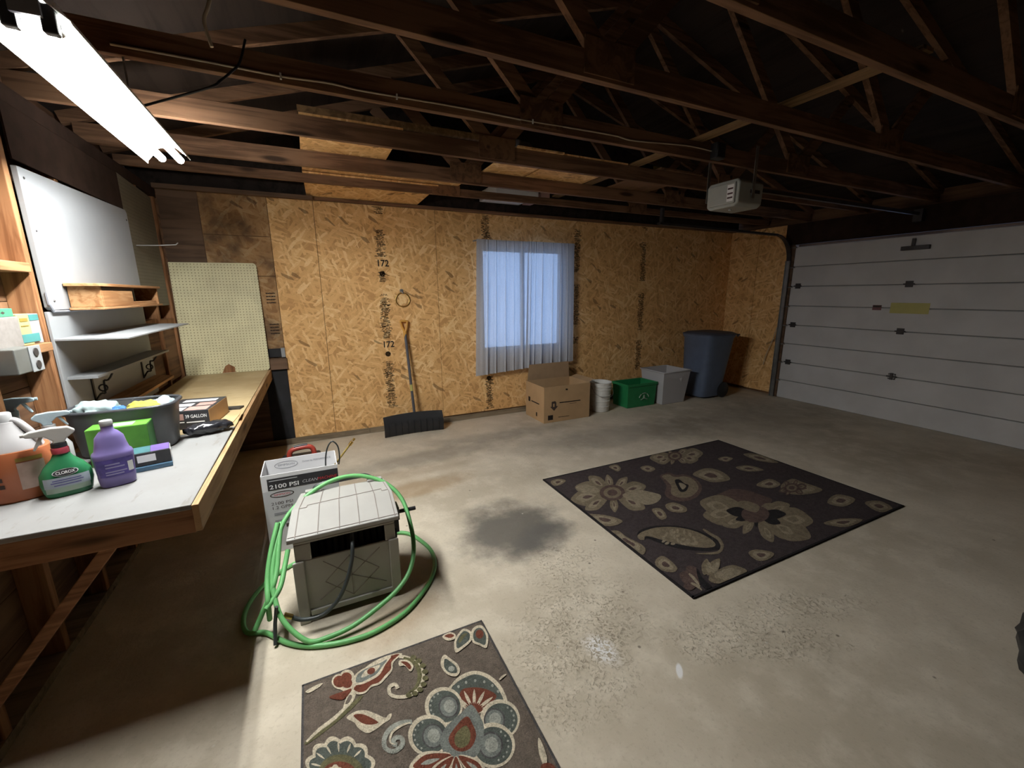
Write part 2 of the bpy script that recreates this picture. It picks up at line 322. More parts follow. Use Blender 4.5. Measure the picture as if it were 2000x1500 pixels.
# ------------------------------------------------------------------ mesh helpers
class B:
    def __init__(s): s.v = []; s.f = []; s.mi = []; s.cur = 0
    def add(s, vs, fs):
        o = len(s.v); s.v += [Vector(x) for x in vs]; s.f += [tuple(i+o for i in f) for f in fs]; s.mi += [s.cur]*len(fs); return s
    def box(s, x0, x1, y0, y1, z0, z1):
        return s.add([(x, y, z) for x in (x0, x1) for y in (y0, y1) for z in (z0, z1)],
                     [(0, 1, 3, 2), (4, 6, 7, 5), (0, 4, 5, 1), (2, 3, 7, 6), (0, 2, 6, 4), (1, 5, 7, 3)])
    def hexa(s, bot, top):   # 4 bottom + 4 top points, same winding
        return s.add(list(bot)+list(top), [(3, 2, 1, 0), (4, 5, 6, 7), (0, 1, 5, 4), (1, 2, 6, 5), (2, 3, 7, 6), (3, 0, 4, 7)])
    def bar(s, a, b, wd, ht, up=(0, 0, 1)):   # rectangular bar from a to b
        a, b = Vector(a), Vector(b); d = (b-a).normalized(); up = Vector(up)
        side = d.cross(up); side = side.normalized() if side.length > 1e-6 else Vector((1, 0, 0)); u2 = side.cross(d)
        q = lambda c: [c+side*(i*wd/2)+u2*(j*ht/2) for i, j in ((-1, -1), (1, -1), (1, 1), (-1, 1))]
        return s.hexa(q(a), q(b))
    def tube(s, path, r, n=8, closed=False, caps=True):
        P = [Vector(p) for p in path]; m = len(P); rad = r if hasattr(r, '__len__') else [r]*m
        T = []
        for i in range(m):
            if closed: T.append((P[(i+1) % m]-P[i-1]).normalized())
            else: T.append((P[min(i+1, m-1)]-P[max(i-1, 0)]).normalized())
        ref = Vector((0, 0, 1)) if abs(T[0].z) < .9 else Vector((1, 0, 0)); N = (ref-T[0]*ref.dot(T[0])).normalized()
        vs = []; fs = []
        for i in range(m):
            N = (N-T[i]*N.dot(T[i])); N = N.normalized() if N.length > 1e-6 else Vector((1, 0, 0)); Bn = T[i].cross(N)
            vs += [P[i]+(N*math.cos(2*PI*k/n)+Bn*math.sin(2*PI*k/n))*rad[i] for k in range(n)]
        for i in range(m if closed else m-1):
            j = (i+1) % m
            fs += [(i*n+k, i*n+(k+1) % n, j*n+(k+1) % n, j*n+k) for k in range(n)]
        if caps and not closed: fs += [tuple(range(n-1, -1, -1)), tuple((m-1)*n+k for k in range(n))]
        return s.add(vs, fs)
    def lathe(s, prof, c, n=24, axis='z', a0=0, a1=2*PI):
        full = abs(a1-a0-2*PI) < 1e-6; k = n if full else n+1; vs = []; fs = []
        for r, z in prof:
            for i in range(k):
                a = a0+(a1-a0)*i/n; x, y = r*math.cos(a), r*math.sin(a)
                p = {'z': (x, y, z), 'x': (z, x, y), 'y': (x, z, y)}[axis]; vs.append((p[0]+c[0], p[1]+c[1], p[2]+c[2]))
        for j in range(len(prof)-1):
            for i in range(n): fs.append((j*k+i, j*k+(i+1) % k, (j+1)*k+(i+1) % k, (j+1)*k+i))
        if full:
            if prof[0][0] > 1e-6: fs.append(tuple(range(n-1, -1, -1)))
            if prof[-1][0] > 1e-6: fs.append(tuple((len(prof)-1)*n+i for i in range(n)))
        return s.add(vs, fs)
    def loft(s, secs, n=28, a0=0, a1=2*PI, off=0.0, rot=0.0, c=(0, 0)):   # secs: (z, rx, ry, exponent[, cx, cy])
        full = abs(a1-a0-2*PI) < 1e-6; k = n if full else n+1; vs = []; fs = []; cr, sr = math.cos(rot), math.sin(rot)
        for e in secs:
            z, rx, ry, ex = e[:4]; ox, oy = (e[4], e[5]) if len(e) > 4 else (0, 0)
            for i in range(k):
                a = a0+(a1-a0)*i/n; ca, sa = math.cos(a), math.sin(a)
                x = ox+math.copysign(abs(ca)**(2/ex), ca)*(rx+off); y = oy+math.copysign(abs(sa)**(2/ex), sa)*(ry+off)
                vs.append((c[0]+x*cr-y*sr, c[1]+x*sr+y*cr, z))
        for j in range(len(secs)-1):
            for i in range(n): fs.append((j*k+i, j*k+(i+1) % k, (j+1)*k+(i+1) % k, (j+1)*k+i))
        if full: fs += [tuple(range(n-1, -1, -1)), tuple((len(secs)-1)*n+i for i in range(n))]
        return s.add(vs, fs)
    def prism(s, poly, fn, t):   # poly 2D, fn(a, b, d) -> point, thickness t
        n = len(poly); vs = [fn(a, b, 0) for a, b in poly]+[fn(a, b, t) for a, b in poly]
        return s.add(vs, [tuple(range(n-1, -1, -1)), tuple(range(n, 2*n))]+[(i, (i+1) % n, n+(i+1) % n, n+i) for i in range(n)])
    def xf(s, M, start=0):
        for i in range(start, len(s.v)): s.v[i] = M @ s.v[i]
        return s
    def build(s, name, mats, parent=None, smooth=False, bevel=0.0, seg=2):
        me = bpy.data.meshes.new(name); me.from_pydata([tuple(v) for v in s.v], [], s.f)
        for m in (mats if isinstance(mats, (list, tuple)) else [mats]): me.materials.append(MAT[m])
        me.polygons.foreach_set('material_index', s.mi)
        if smooth: me.polygons.foreach_set('use_smooth', [True]*len(s.f))
        bm = bmesh.new(); bm.from_mesh(me); bmesh.ops.recalc_face_normals(bm, faces=bm.faces); bm.to_mesh(me); bm.free()
        if smooth: me.set_sharp_from_angle(angle=math.radians(48))
        o = bpy.data.objects.new(name, me); COL.objects.link(o)
        if bevel:
            md = o.modifiers.new('bevel', 'BEVEL'); md.width = bevel; md.segments = seg; md.limit_method = 'ANGLE'; md.angle_limit = math.radians(40)
        if parent: adopt(o, parent)
        return o
ORG = {}
def adopt(o, parent):
    o.parent = parent; o.matrix_parent_inverse = Matrix.Translation(-ORG.get(parent.name, Vector((0, 0, 0))))
def tag(o, label, cat, group=None):
    o['label'] = label; o['category'] = cat
    if group: o['group'] = group
    return o
def thing(name, loc, label, cat, group=None):
    o = bpy.data.objects.new(name, None); COL.objects.link(o); o.empty_display_size = .05
    o.location = loc; ORG[o.name] = Vector(loc); return tag(o, label, cat, group)
def struct(o, label=None):
    o['kind'] = 'structure'
    if label: o['label'] = label
    return o
def lettering(s, size, fn, mat, parent, width=None, name='lettering', shear=0.0, bold=0.0):
    "flat print: text laid out in (a, b) metres and mapped to 3D by fn(a, b); centred"
    cu = bpy.data.curves.new('t', 'FONT'); cu.body = s; cu.size = size; cu.align_x = 'CENTER'; cu.align_y = 'CENTER'; cu.shear = shear; cu.offset = bold*size; cu.resolution_u = 3
    ob = bpy.data.objects.new('t', cu); COL.objects.link(ob)
    me = bpy.data.meshes.new_from_object(ob.evaluated_get(bpy.context.evaluated_depsgraph_get()))
    bpy.data.objects.remove(ob); bpy.data.curves.remove(cu)
    xs = [v.co.x for v in me.vertices]; k = 1.0
    if width and xs and max(xs) > min(xs): k = width/(max(xs)-min(xs))
    for v in me.vertices: v.co = Vector(fn(v.co.x*k, v.co.y))
    me.name = name; me.materials.clear(); me.materials.append(MAT[mat])
    o = bpy.data.objects.new(name, me); COL.objects.link(o); adopt(o, parent); return o
def plane_fn(o, ax, ay):
    o, ax, ay = Vector(o), Vector(ax), Vector(ay); return lambda a, b: o+ax*a+ay*b
def catmull(pts, n=8, closed=False):
    P = [Vector(p) for p in pts]; m = len(P); out = []
    for i in range(m if closed else m-1):
        if closed: a, b, c, d = P[i-1], P[i], P[(i+1) % m], P[(i+2) % m]
        else: a, b, c, d = P[max(i-1, 0)], P[i], P[i+1], P[min(i+2, m-1)]
        for k in range(n):
            t = k/n; out.append(.5*((2*b)+(c-a)*t+(2*a-5*b+4*c-d)*t*t+(3*b-a-3*c+d)*t**3))
    if not closed: out.append(P[-1])
    return out
def one(bm, name, mat, label, cat, group=None, **kw): return tag(bm.build(name, mat, **kw), label, cat, group)

# ================================================================== SETTING
S = 1.2192
XL, XR, YF = -1.22, 6.05, -7.30
ZW = 2.44
struct(B().box(-1.40, 6.30, -7.5, .20, -.12, 0).build('floor', 'concrete'), 'worn grey concrete garage floor with stains and pitted patches')

# ---- back wall: framing slab with window opening, OSB sheets on it
WX0, WX1, WZ0, WZ1 = 1.76, 2.92, .83, 2.075
wb = B()
for x0, x1, z0, z1 in ((-1.40, WX0, 0, ZW), (WX1, 6.20, 0, ZW), (WX0, WX1, 0, WZ0), (WX0, WX1, WZ1, ZW)): wb.box(x0, x1, .013, .13, z0, z1)
wall_back = struct(wb.build('wall_back', 'sheath'), 'back wall clad in bare oriented strand board')
def sheet(rects, mat='osb', y0=0.0, y1=.0125, name='osb_sheet', parent=wall_back):
    b = B()
    for x0, x1, z0, z1 in rects: b.box(x0, x1, y0, y1, z0, z1)
    return b.build(name, mat, parent)
g = .0022
Zb = .062
sheets = []
sheets.append(sheet([(-.395, -g, Zb, ZW)]))
sheets.append(sheet([(g, S-g, Zb-.02, ZW)]))
sheets.append(sheet([(S+g, WX0, Zb+.01, ZW), (WX0, 2*S-g, Zb+.01, WZ0), (WX0, 2*S-g, WZ1, ZW)]))
sheets.append(sheet([(WX1, 3*S-g, Zb, ZW), (2*S+g, WX1, Zb, WZ0), (2*S+g, WX1, WZ1, ZW)]))
sheets.append(sheet([(3*S+g, 4*S-g, Zb, ZW)]))
sheets.append(sheet([(4*S+g, XR, Zb, ZW)]))
# patched left end
for x0, x1, z0, z1, m in ((-.93, -.40, 2.085, 2.44, 'ply_old'), (-.93, -.40, 1.72, 2.08, 'ply_old'), (-.93, -.40, .93, 1.715, 'ply_old'), (-1.22, -.935, .93, 2.44, 'ply_dark'), (-1.22, -.60, Zb, .925, 'ply_dark')):
    sheet([(x0, x1, z0, z1)], m, .001, .0125, 'patch_board')
sheet([(-.60, -.40, .05, .80)], 'black_felt', .004, .0125, 'black_felt_strip')
B().box(-.60, -.385, -.035, .0, .805, .915).build('cross_block', 'ply_dark', wall_back, bevel=.003)
B().box(-.60, -.43, -.010, .0, .93, 1.015).build('black_patch', 'black_felt', wall_back)
B().box(-.43, -.395, -.022, .0, .925, 1.02).build('white_block', 'white_edge', wall_back, bevel=.002)
for x0, x1 in ((-1.22, .35), (.352, 2.60), (2.602, 6.05)):
    B().box(x0, x1, -.022, .0, 0, .060).build('sole_plate', 'plate', wall_back, bevel=.002)
gv = [(-1.40, 2.44), (6.20, 2.44), (6.20, 2.62), (2.415, 3.83), (-1.40, 2.62)]
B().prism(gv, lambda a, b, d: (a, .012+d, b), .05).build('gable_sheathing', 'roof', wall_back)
# factory print running down the sheets
def print_column(sh, xc, z0, z1, marks, seed):
    rnd = random.Random(seed); b = B(); z = z1
    blocked = [(m-.075, m+.075) for m in marks]
    while z > z0:
        hh = rnd.choice((.004, .006, .008, .010)); wd = rnd.uniform(.026, .056); dens = math.sin(z*9+seed)
        if not any(a < z < c for a, c in blocked) and dens > -.75:
            x = xc+rnd.uniform(-.012, .012)
            for k in range(rnd.randint(5, 9)):
                a = x-wd+2*wd*rnd.random(); ww = rnd.uniform(.004, .014)
                b.add([(a-ww, -.0008, z-hh), (a+ww, -.0008, z-hh), (a+ww, -.0008, z), (a-ww, -.0008, z)], [(0, 1, 2, 3)])
        z -= hh+rnd.uniform(.001, .006)
    b.build('printed_marks', 'ink', sh)
    for m in marks:
        lettering('172', .095, plane_fn((xc+.01, -.0015, m), (1, 0, 0), (0, 0, 1)), 'ink_solid', sh, .115, bold=.02)
        lettering('APA', .035, plane_fn((xc, -.0015, m-.33), (1, 0, 0), (0, 0, 1)), 'ink_solid', sh, .075)
        d = B(); d.lathe([(.001, 0), (.03, 0)], (xc, -.0012, m-.105), 12, 'y'); d.build('printed_dot', 'ink', sh)
print_column(sheets[1], .5*S+.005, .12, 2.43, (1.86, .99), 3)
print_column(sheets[2], 1.5*S, .10, .80, (.60,), 5)
print_column(sheets[2], 1.5*S-.01, 2.15, 2.43, (), 6)
print_column(sheets[3], 2.5*S+.06, .85, 2.43, (), 8)
print_column(sheets[4], 3.5*S-.02, .4, 2.43, (), 9)
for zz in (1.55, 1.25): # old stamps beside the pegboard
    b = B()
    for k in range(4): b.add([(-.50, -.0008, zz-k*.03), (-.42, -.0008, zz-k*.03), (-.42, -.0008, zz-k*.03+.012), (-.50, -.0008, zz-k*.03+.012)], [(0, 1, 2, 3)])
    b.build('faded_stamp', 'ink', wall_back)

# ---- window
win = B()
for x0, x1, z0, z1 in ((WX0, WX1, WZ0, WZ0+.04), (WX0, WX1, WZ1-.04, WZ1), (WX0, WX0+.04, WZ0, WZ1), (WX1-.04, WX1, WZ0, WZ1), ((WX0+WX1)/2-.02, (WX0+WX1)/2+.02, WZ0, WZ1)): win.box(x0, x1, .05, .11, z0, z1)
window = struct(win.build('window_1', 'white_edge', bevel=.003), 'window behind the sheer curtains')
xm = (WX0+WX1)/2
for x0, x1 in ((WX0+.035, xm-.015), (xm+.015, WX1-.035)): B().box(x0, x1, .076, .082, WZ0+.035, WZ1-.035).build('pane', 'glass', window)
# ---- left wall: studs over old boards
wl = struct(B().box(-1.40, -1.335, -7.3, .013, 0, ZW).build('wall_left', 'sheath'), 'left wall of bare studs over old dark boards')
zz = 0.0
while zz < ZW-.01:
    B().box(-1.336, -1.318, -3.4, .0, zz+.003, min(zz+.19, ZW)).build('wall_board', 'sheath', wl); zz += .19
for y in (-2.96, -2.55, -2.135, -1.72, -1.31, -.90, -.49, -.06):
    B().box(-1.318, -1.225, y-.019, y+.019, .04, 2.36).build('stud', 'stud', wl, bevel=.003)
B().box(-1.318, -1.225, -7.3, 0, 0, .038).build('bottom_plate', 'plate', wl)
B().box(-1.318, -1.225, -7.3, 0, 2.362, 2.44).build('top_plate', 'wood_shade_brown', wl)
B().box(-1.318, -1.215, -2.95, -2.155, 1.645, 1.685).build('blocking', 'block', wl, bevel=.003)
B().box(-1.318, -1.205, -2.95, -2.155, 1.300, 1.338).build('blocking', 'block', wl, bevel=.003)
B().box(-1.318, -1.228, -2.115, -1.74, 1.0, 1.035).build('blocking', 'block', wl, bevel=.003)
B().box(-1.317, -1.232, -.47, -.08, 1.30, 1.345).build('blocking', 'stud', wl, bevel=.003)
B().box(-1.31, -1.235, -.88, -.51, 1.32, 1.36).build('blocking', 'stud', wl, bevel=.003)
B().box(-1.316, -1.245, -.88, -.08, .83, 1.30).build('plywood_infill', 'sheath', wl)

B().box(-1.2249, -1.217, -2.09, -.868, 2.122, 2.355).build('added_shade_panel', 'wood_shade_brown', wl)  # added dark sheet, stands in for the shade above the white board
# ---- right wall with the door opening
DY0, DY1, DZ = -1.03, -3.72, 2.134
wr = B(); wr.box(XR+.05, XR+.16, DY0, .013, 0, ZW); wr.box(XR+.05, XR+.16, -7.3, DY1, 0, ZW); wr.box(XR+.05, XR+.16, DY1, DY0, DZ, ZW)
wall_right = struct(wr.build('wall_right', 'sheath'), 'right wall around the garage door')
B().box(XR, XR+.05, -.47, -.001, .05, ZW).build('osb_sheet', 'osb_side', wall_right)
B().box(XR+.002, XR+.05, DY0+.005, -.474, .04, ZW).build('osb_sheet', 'osb_side', wall_right)
B().box(XR-.01, XR+.05, DY1-.3, DY0+.16, DZ+.03, ZW).build('header_beam', 'wood_shade_brown', wall_right)
B().box(XR, XR+.05, -7.3, DY1-.005, .04, ZW).build('osb_sheet', 'osb_side', wall_right)
struct(B().box(-1.40, 6.21, -7.42, -7.30, 0, ZW).build('wall_front', 'sheath'), 'front wall behind the viewer')
# gable end behind the viewer
struct(B().prism(gv, lambda a, b, d: (a, -7.41+d, b), .05).build('trim_1', 'roof'), 'gable boards above the front wall')

# ---- roof boards
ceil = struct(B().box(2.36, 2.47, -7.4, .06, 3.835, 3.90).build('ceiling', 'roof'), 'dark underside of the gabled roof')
rise = (3.83-2.62)/(2.415+1.40)
for sgn in (0, 1):
    y = .06
    while y > -7.39:
        y2 = max(y-S, -7.40)
        if sgn == 0: q = [(-1.62, 2.62-.22*rise), (2.415, 3.832)]
        else: q = [(2.415, 3.832), (6.42, 2.62-.22*rise)]
        (xa, za), (xb, zb) = q
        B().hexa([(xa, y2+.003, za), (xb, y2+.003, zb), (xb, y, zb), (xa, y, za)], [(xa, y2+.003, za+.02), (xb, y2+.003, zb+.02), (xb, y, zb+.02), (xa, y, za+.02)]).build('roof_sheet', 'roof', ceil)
        y = y2

struct(B().box(-1.63, -1.405, -7.4, .06, 2.40, 2.63).build('trim_4', 'sheath'), 'boarded eave above the left wall')
struct(B().box(6.215, 6.44, -7.4, .06, 2.40, 2.63).build('trim_5', 'sheath'), 'boarded eave above the right wall')
# ---- roof trusses
ZC0, ZC1 = 2.47, 2.580
def truss(y, label, zc=2.47, zt=2.58):
    t = thing('roof_truss', (2.41, y, ZC0), label, 'roof truss', 'roof trusses')
    hw = .019
    B().box(-1.32, 6.15, y-hw, y+hw, zc, zt).build('bottom_chord', 'truss', t, bevel=.002)
    B().bar((-1.38, y, 2.60), (2.43, y, 3.785), .038, .09, (0, 0, 1)).build('top_chord', 'truss', t)
    B().bar((6.21, y, 2.60), (2.40, y, 3.785), .038, .09, (0, 0, 1)).build('top_chord', 'truss', t)
    for a, b in (((1.20, 2.54), (.56, 3.16)), ((1.20, 2.54), (2.36, 3.74)), ((3.63, 2.54), (4.27, 3.16)), ((3.63, 2.54), (2.47, 3.74))):
        B().bar((a[0], y, a[1]), (b[0], y, b[1]), .036, .085, (0, 1, 0) if False else (0, 0, 1)).build('web', 'truss', t)
    for gx in (1.20, 3.63): B().box(gx-.14, gx+.14, y-hw-.008, y-hw, ZC0+.015, ZC1+.05).build('gusset_plate', 'sheath', t)
    return t
truss(-3.63, 'roof truss nearest the viewer, crossing the top right corner')
truss(-3.02, 'roof truss whose thick lower beam crosses the top of the picture')
t2 = truss(-2.40, 'roof truss with the pale cable stapled along its lower beam')
truss(-1.75, 'roof truss just behind the one carrying the pale cable')
truss(-1.08, 'roof truss over the middle of the loose boards, second from the back wall')
truss(-.50, 'roof truss closest to the back wall, above the curtained window', 2.490, 2.560)
# doubled plates on the back wall
tp = B().box(-1.22, 6.05, -.045, -.001, 2.441, 2.470).build('trim_2', 'truss', bevel=.002); struct(tp, 'dark top plate along the back wall')
B().box(-1.22, .0, -.10, -.046, 2.43, 2.465).build('ledger', 'ply_dark', tp)

# ---- overhead garage door
door = struct(B().box(XR+.006, XR+.012, DY1, DY0, .002, DZ).build('door_1', 'door_dark'), 'closed white sectional garage door')
ph = DZ/8
for k in range(8):
    z0, z1 = k*ph+.004, (k+1)*ph-.004
    b = B().box(XR-.022, XR+.006, DY1, DY0, z0, z1)
    p = b.build('door_panel', 'door', door, bevel=.006, seg=2)
    # hinges at section joints, centre and side
    if k in (2, 4, 6):
        for yy in (-2.345, DY0-.10):
            h = B().box(XR-.030, XR-.022, yy-.035, yy+.035, z0-.035, z0+.035); h.box(XR-.040, XR-.030, yy-.05, yy+.05, z0-.008, z0+.008)
            h.build('hinge', 'steel_dark', p, bevel=.002)
for k in range(1, 9):
    B().tube([(XR-.035, DY0-.03, k*ph-.012), (XR-.035, DY0+.085, k*ph-.012)], .006, 8).build('roller_stem', 'steel', door, smooth=True)
B().lathe([(.001, -.0), (.035, 0), (.038, .01), (.001, .012)], (XR-.034, -2.345, .54), 20, 'x').build('lock_plate', 'steel', door, smooth=True)
B().box(XR-.045, XR-.034, -2.36, -2.33, .50, .58).build('lock_handle', 'steel_dark', door, bevel=.003)
B().box(XR-.060, XR-.023, -2.47, -2.22, 1.975, 2.02).build('opener_bracket', 'steel_dark', door, bevel=.003)
B().box(XR-.050, XR-.030, -2.335, -2.305, 2.0, 2.10).build('opener_arm', 'steel_dark', door, bevel=.002)
B().box(XR-.0235, XR-.0222, -2.56, -2.21, 1.275, 1.395).build('yellow_notice', 'yellow_sticker', door)
b = B().box(XR-.0235, XR-.0222, -2.125, -2.035, 1.305, 1.365); st = b.build('warning_sticker', 'maroon_deep', door)
B().box(XR-.0245, XR-.0235, -2.12, -2.04, 1.338, 1.36).build('sticker_band', 'print_dark', st)
# track on the near side of the corner
tr = B(); yt = DY0+.06
tr.box(XR-.045, XR-.040, yt-.03, yt+.03, .0, 1.95); tr.box(XR-.070, XR-.040, yt+.026, yt+.03, .0, 1.95); tr.box(XR-.070, XR-.040, yt-.03, yt-.026, 0, 1.95)
tr.build('vertical_track', 'steel', door)
cv = [(XR-.05-.33*(1-math.cos(a)), yt, 1.95+.33*math.sin(a)) for a in [i*PI/2/10 for i in range(11)]]
c2 = B()
for a, b2 in zip(cv[:-1], cv[1:]): c2.bar(a, b2, .055, .012, (0, 0, 1) if abs(b2[2]-a[2]) < .04 else (1, 0, 0))
c2.bar(cv[-1], (3.55, yt, 2.30), .055, .025); c2.build('curved_track', 'steel_dark', door)
B().box(3.58, 3.61, yt-.02, yt+.02, 2.30, 2.47).build('track_hanger', 'steel_dark', door)
tag_cord = B().tube(catmull([(XR-.06, DY0+.10, 1.02), (XR-.05, DY0+.14, .85), (XR-.045, DY0+.22, .6), (XR-.04, DY0+.25, .45)], 6), .005, 6)
tag_cord.build('pull_cord', 'cable', door, smooth=True)
struct(B().box(XR-.03, XR+.05, DY0+.001, DY0+.10, .0, DZ+.03).build('trim_3', 'ply_dark'), 'dark jamb beside the garage door')

# ================================================================== LIGHT FIXTURE (the lamp of the place)
FX, FZ = -.70, 2.232; FY0, FY1 = -3.155, -1.93
fx = thing('fluorescent_fixture', (FX, (FY0+FY1)/2, 2.25), 'lit twin-tube fluorescent shop light hanging over the workbench', 'light')
EDGE = 2.219
TL = .0115
prof = [(-.088, EDGE-.016), (-.086, EDGE-.004), (-.035, 2.272), (.035, 2.272), (.086, EDGE+.006), (.088, EDGE-.004), (.0905, EDGE-.004), (.088, EDGE+.008), (.036, 2.275), (-.036, 2.275), (-.0885, EDGE-.002), (-.0905, EDGE-.016)]
B().prism([(a+FX, b+TL*a/.088) for a, b in prof], lambda a, b, d: (a, FY0+d, b), FY1-FY0).build('reflector', 'enamel', fx)
B().box(FX-.03, FX+.03, FY0+.02, FY1-.02, 2.276, 2.32).build('ballast_channel', 'enamel', fx, bevel=.004)
for sx in (-.038, .038):
    B().tube([(FX+sx, FY0+.062, FZ), (FX+sx, FY1+.045, FZ)], .0165, 16).build('tube', 'tube', fx, smooth=True)
    B().tube([(FX+sx, FY0+.035, FZ), (FX+sx, FY0+.062, FZ)], .017, 14).build('tube_cap', 'steel', fx, smooth=True)
    B().box(FX+sx-.016, FX+sx+.016, FY0+.012, FY0+.036, 2.205, 2.272).build('lamp_holder', 'black', fx, bevel=.004)
B().box(FX-.03, FX+.03, FY0+.002, FY0+.012, 2.235, 2.272).build('end_plate', 'grey_trim', fx)
for yy in (-3.02, -2.40):
    B().tube([(FX, yy, 2.32), (FX, yy, 2.472)], .004, 6).build('hanger', 'steel', fx)

# ================================================================== CURTAINS
rod = thing('curtain_rod', (2.33, -.05, 2.13), 'thin white curtain rod above the window', 'curtain rod')
B().tube([(1.66, -.070, 2.135), (3.02, -.070, 2.135)], .006, 8).build('rod', 'white_edge', rod, smooth=True)
for x in (1.665, 3.015): B().box(x-.008, x+.008, -.070, .0, 2.128, 2.142).build('rod_bracket', 'white_edge', rod)
def curtain(x0t, x1t, x0b, x1b, zb0, zb1, folds, label, seed, yo=0.0):
    rnd = random.Random(seed); nx, nz = 240, 22; vs = []; fs = []
    for j in range(nz+1):
        t = j/nz
        for i in range(nx+1):
            s = i/nx
            top = 2.150; zb = zb0+(zb1-zb0)*s
            x = (x0t+(x1t-x0t)*s)*(1-t)+(x0b+(x1b-x0b)*s)*t
            y = -.080+yo+.0025*math.sin(s*31+seed)+.0015*math.sin(s*67+2*seed+t)
            for fpos, dep in folds:
                y -= dep*(.35+.65*min(1, t*3))*math.exp(-((s-fpos)/.0085)**2)
                y += .25*dep*math.exp(-((s-fpos-.025)/.015)**2)
            if t < .04: y = -.080+yo+.3*(y+.080-yo)
            y -= .02*t
            vs.append((x, y, top+(zb-top)*t))
    for j in range(nz):
        for i in range(nx): a = j*(nx+1)+i; fs.append((a, a+1, a+nx+2, a+nx+1))
    t_ = thing('curtain', ((x0t+x1t)/2, -.07, zb0), label, 'curtain', 'sheer curtains at the window')
    B().add(vs, fs).build('cloth', 'curtain', t_, smooth=True)
    b = B(); row = [Vector(vs[nz*(nx+1)+i])+Vector((0, 0, .0)) for i in range(nx+1)]
    v2 = []; 
    for p in row: v2 += [p+Vector((0, -.002, 0)), p+Vector((0, -.002, .035))]
    b.add(v2, [(2*i, 2*i+2, 2*i+3, 2*i+1) for i in range(nx)]); b.build('hem', 'curtain', t_, smooth=True)
curtain(1.675, 2.350, 1.615, 2.335, .555, .600, [(.20, .035), (.36, .024), (.54, .026), (.70, .014), (.87, .03)], 'left sheer blue-grey curtain panel, flaring at its lower corner', 1)
curtain(2.335, 3.005, 2.285, 3.010, .600, .640, [(.06, .03), (.16, .018), (.30, .03), (.52, .026), (.70, .024), (.85, .015)], 'right sheer blue-grey curtain panel, over the cardboard box', 2, -.014)

# ================================================================== WORKBENCH
BZ = .815
wbn = thing('workbench', (-.9, -1.5, 0), 'long built-in workbench, white near half and bare tan far half', 'workbench')
B().hexa([(-1.224, -3.062, BZ-.02), (-.578, -3.062, BZ-.02), (-.578, -2.06, BZ-.02), (-1.224, -2.20, BZ-.02)], [(-1.224, -3.062, BZ), (-.578, -3.062, BZ), (-.578, -2.06, BZ), (-1.224, -2.20, BZ)]).build('white_top_board', 'bench_white', wbn, bevel=.003)
B().hexa([(-1.224, -2.197, BZ-.02), (-.575, -2.057, BZ-.02), (-.556, -.012, BZ-.02), (-1.224, -.012, BZ-.02)], [(-1.224, -2.197, BZ), (-.575, -2.057, BZ), (-.556, -.012, BZ), (-1.224, -.012, BZ)]).build('bare_top_board', 'bench_bare', wbn, bevel=.003)
B().hexa([(-.577, -3.064, BZ-.105), (-.556, -3.064, BZ-.105), (-.537, -.012, BZ-.105), (-.557, -.012, BZ-.105)], [(-.577, -3.064, BZ-.002), (-.556, -3.064, BZ-.002), (-.537, -.012, BZ-.002), (-.557, -.012, BZ-.002)]).build('front_rail', 'bench_rail', wbn, bevel=.002)
B().box(-1.224, -.578, -3.050, -3.015, BZ-.115, BZ-.021).build('end_apron', 'bench_apron', wbn, bevel=.003)
B().bar((-.80, -2.995, .735), (-1.255, -2.995, .15), .038, .089, (0, 1, 0)).build('diagonal_brace', 'bench_apron', wbn, bevel=.003)
for yy in (-1.9, -.9): B().bar((-.70, yy, .735), (-1.215, yy, .22), .038, .089, (0, 1, 0)).build('diagonal_brace', 'bench_apron', wbn)
for yy in (-2.2, -1.1): B().box(-1.224, -.60, yy-.019, yy+.019, BZ-.11, BZ-.021).build('cross_joist', 'bench_apron', wbn)

# ---- white boards and shelves on the left wall
board = thing('painted_board', (-1.21, -1.48, 1.50), 'large white painted board screwed to the left wall studs', 'board')
pb = [(-2.105, 1.492), (-2.085, 1.478), (-.868, 1.478), (-.868, 2.10), (-.885, 2.118), (-2.105, 2.092)]
B().prism(pb, lambda a, b, d: (-1.203-d, a, b), .021).build('panel', 'white_board', board, bevel=.002)
B().tube([(-1.204, -2.11, 1.56), (-1.204, -2.108, 1.505), (-1.204, -2.085, 1.472), (-1.204, -1.98, 1.470), (-1.204, -.87, 1.470)], .006, 6).build('edge_strip', 'grey_trim', board)
for yy, z2 in ((-2.07, 2.05), (-2.07, 1.83), (-2.06, 1.52), (-1.95, 1.60), (-.9, 2.05)):
    B().lathe([(.001, .0), (.006, 0), (.004, .003), (.001, .003)], (-1.203, yy, z2), 10, 'x').build('screw_head', 'steel_dark', board)
su = thing('wall_shelf_unit', (-1.21, -1.48, .83), 'white wall shelf unit with warped shelves under the painted board', 'shelf')
B().box(-1.224, -1.212, -2.118, -.87, .84, 1.472).build('back_panel', 'white_board', su, bevel=.002)
B().hexa([(-1.212, -2.115, 1.338), (-.935, -2.15, 1.338), (-.965, -.86, 1.328), (-1.212, -.86, 1.336)], [(-1.212, -2.115, 1.346), (-.935, -2.15, 1.344), (-.965, -.86, 1.336), (-1.212, -.86, 1.344)]).build('upper_shelf', 'white_board', su)
B().hexa([(-1.212, -2.085, 1.148), (-1.10, -2.085, 1.146), (-1.095, -.93, 1.140), (-1.212, -.93, 1.142)], [(-1.212, -2.085, 1.160), (-1.10, -2.085, 1.158), (-1.095, -.93, 1.152), (-1.212, -.93, 1.154)]).build('middle_shelf', 'white_edge', su)
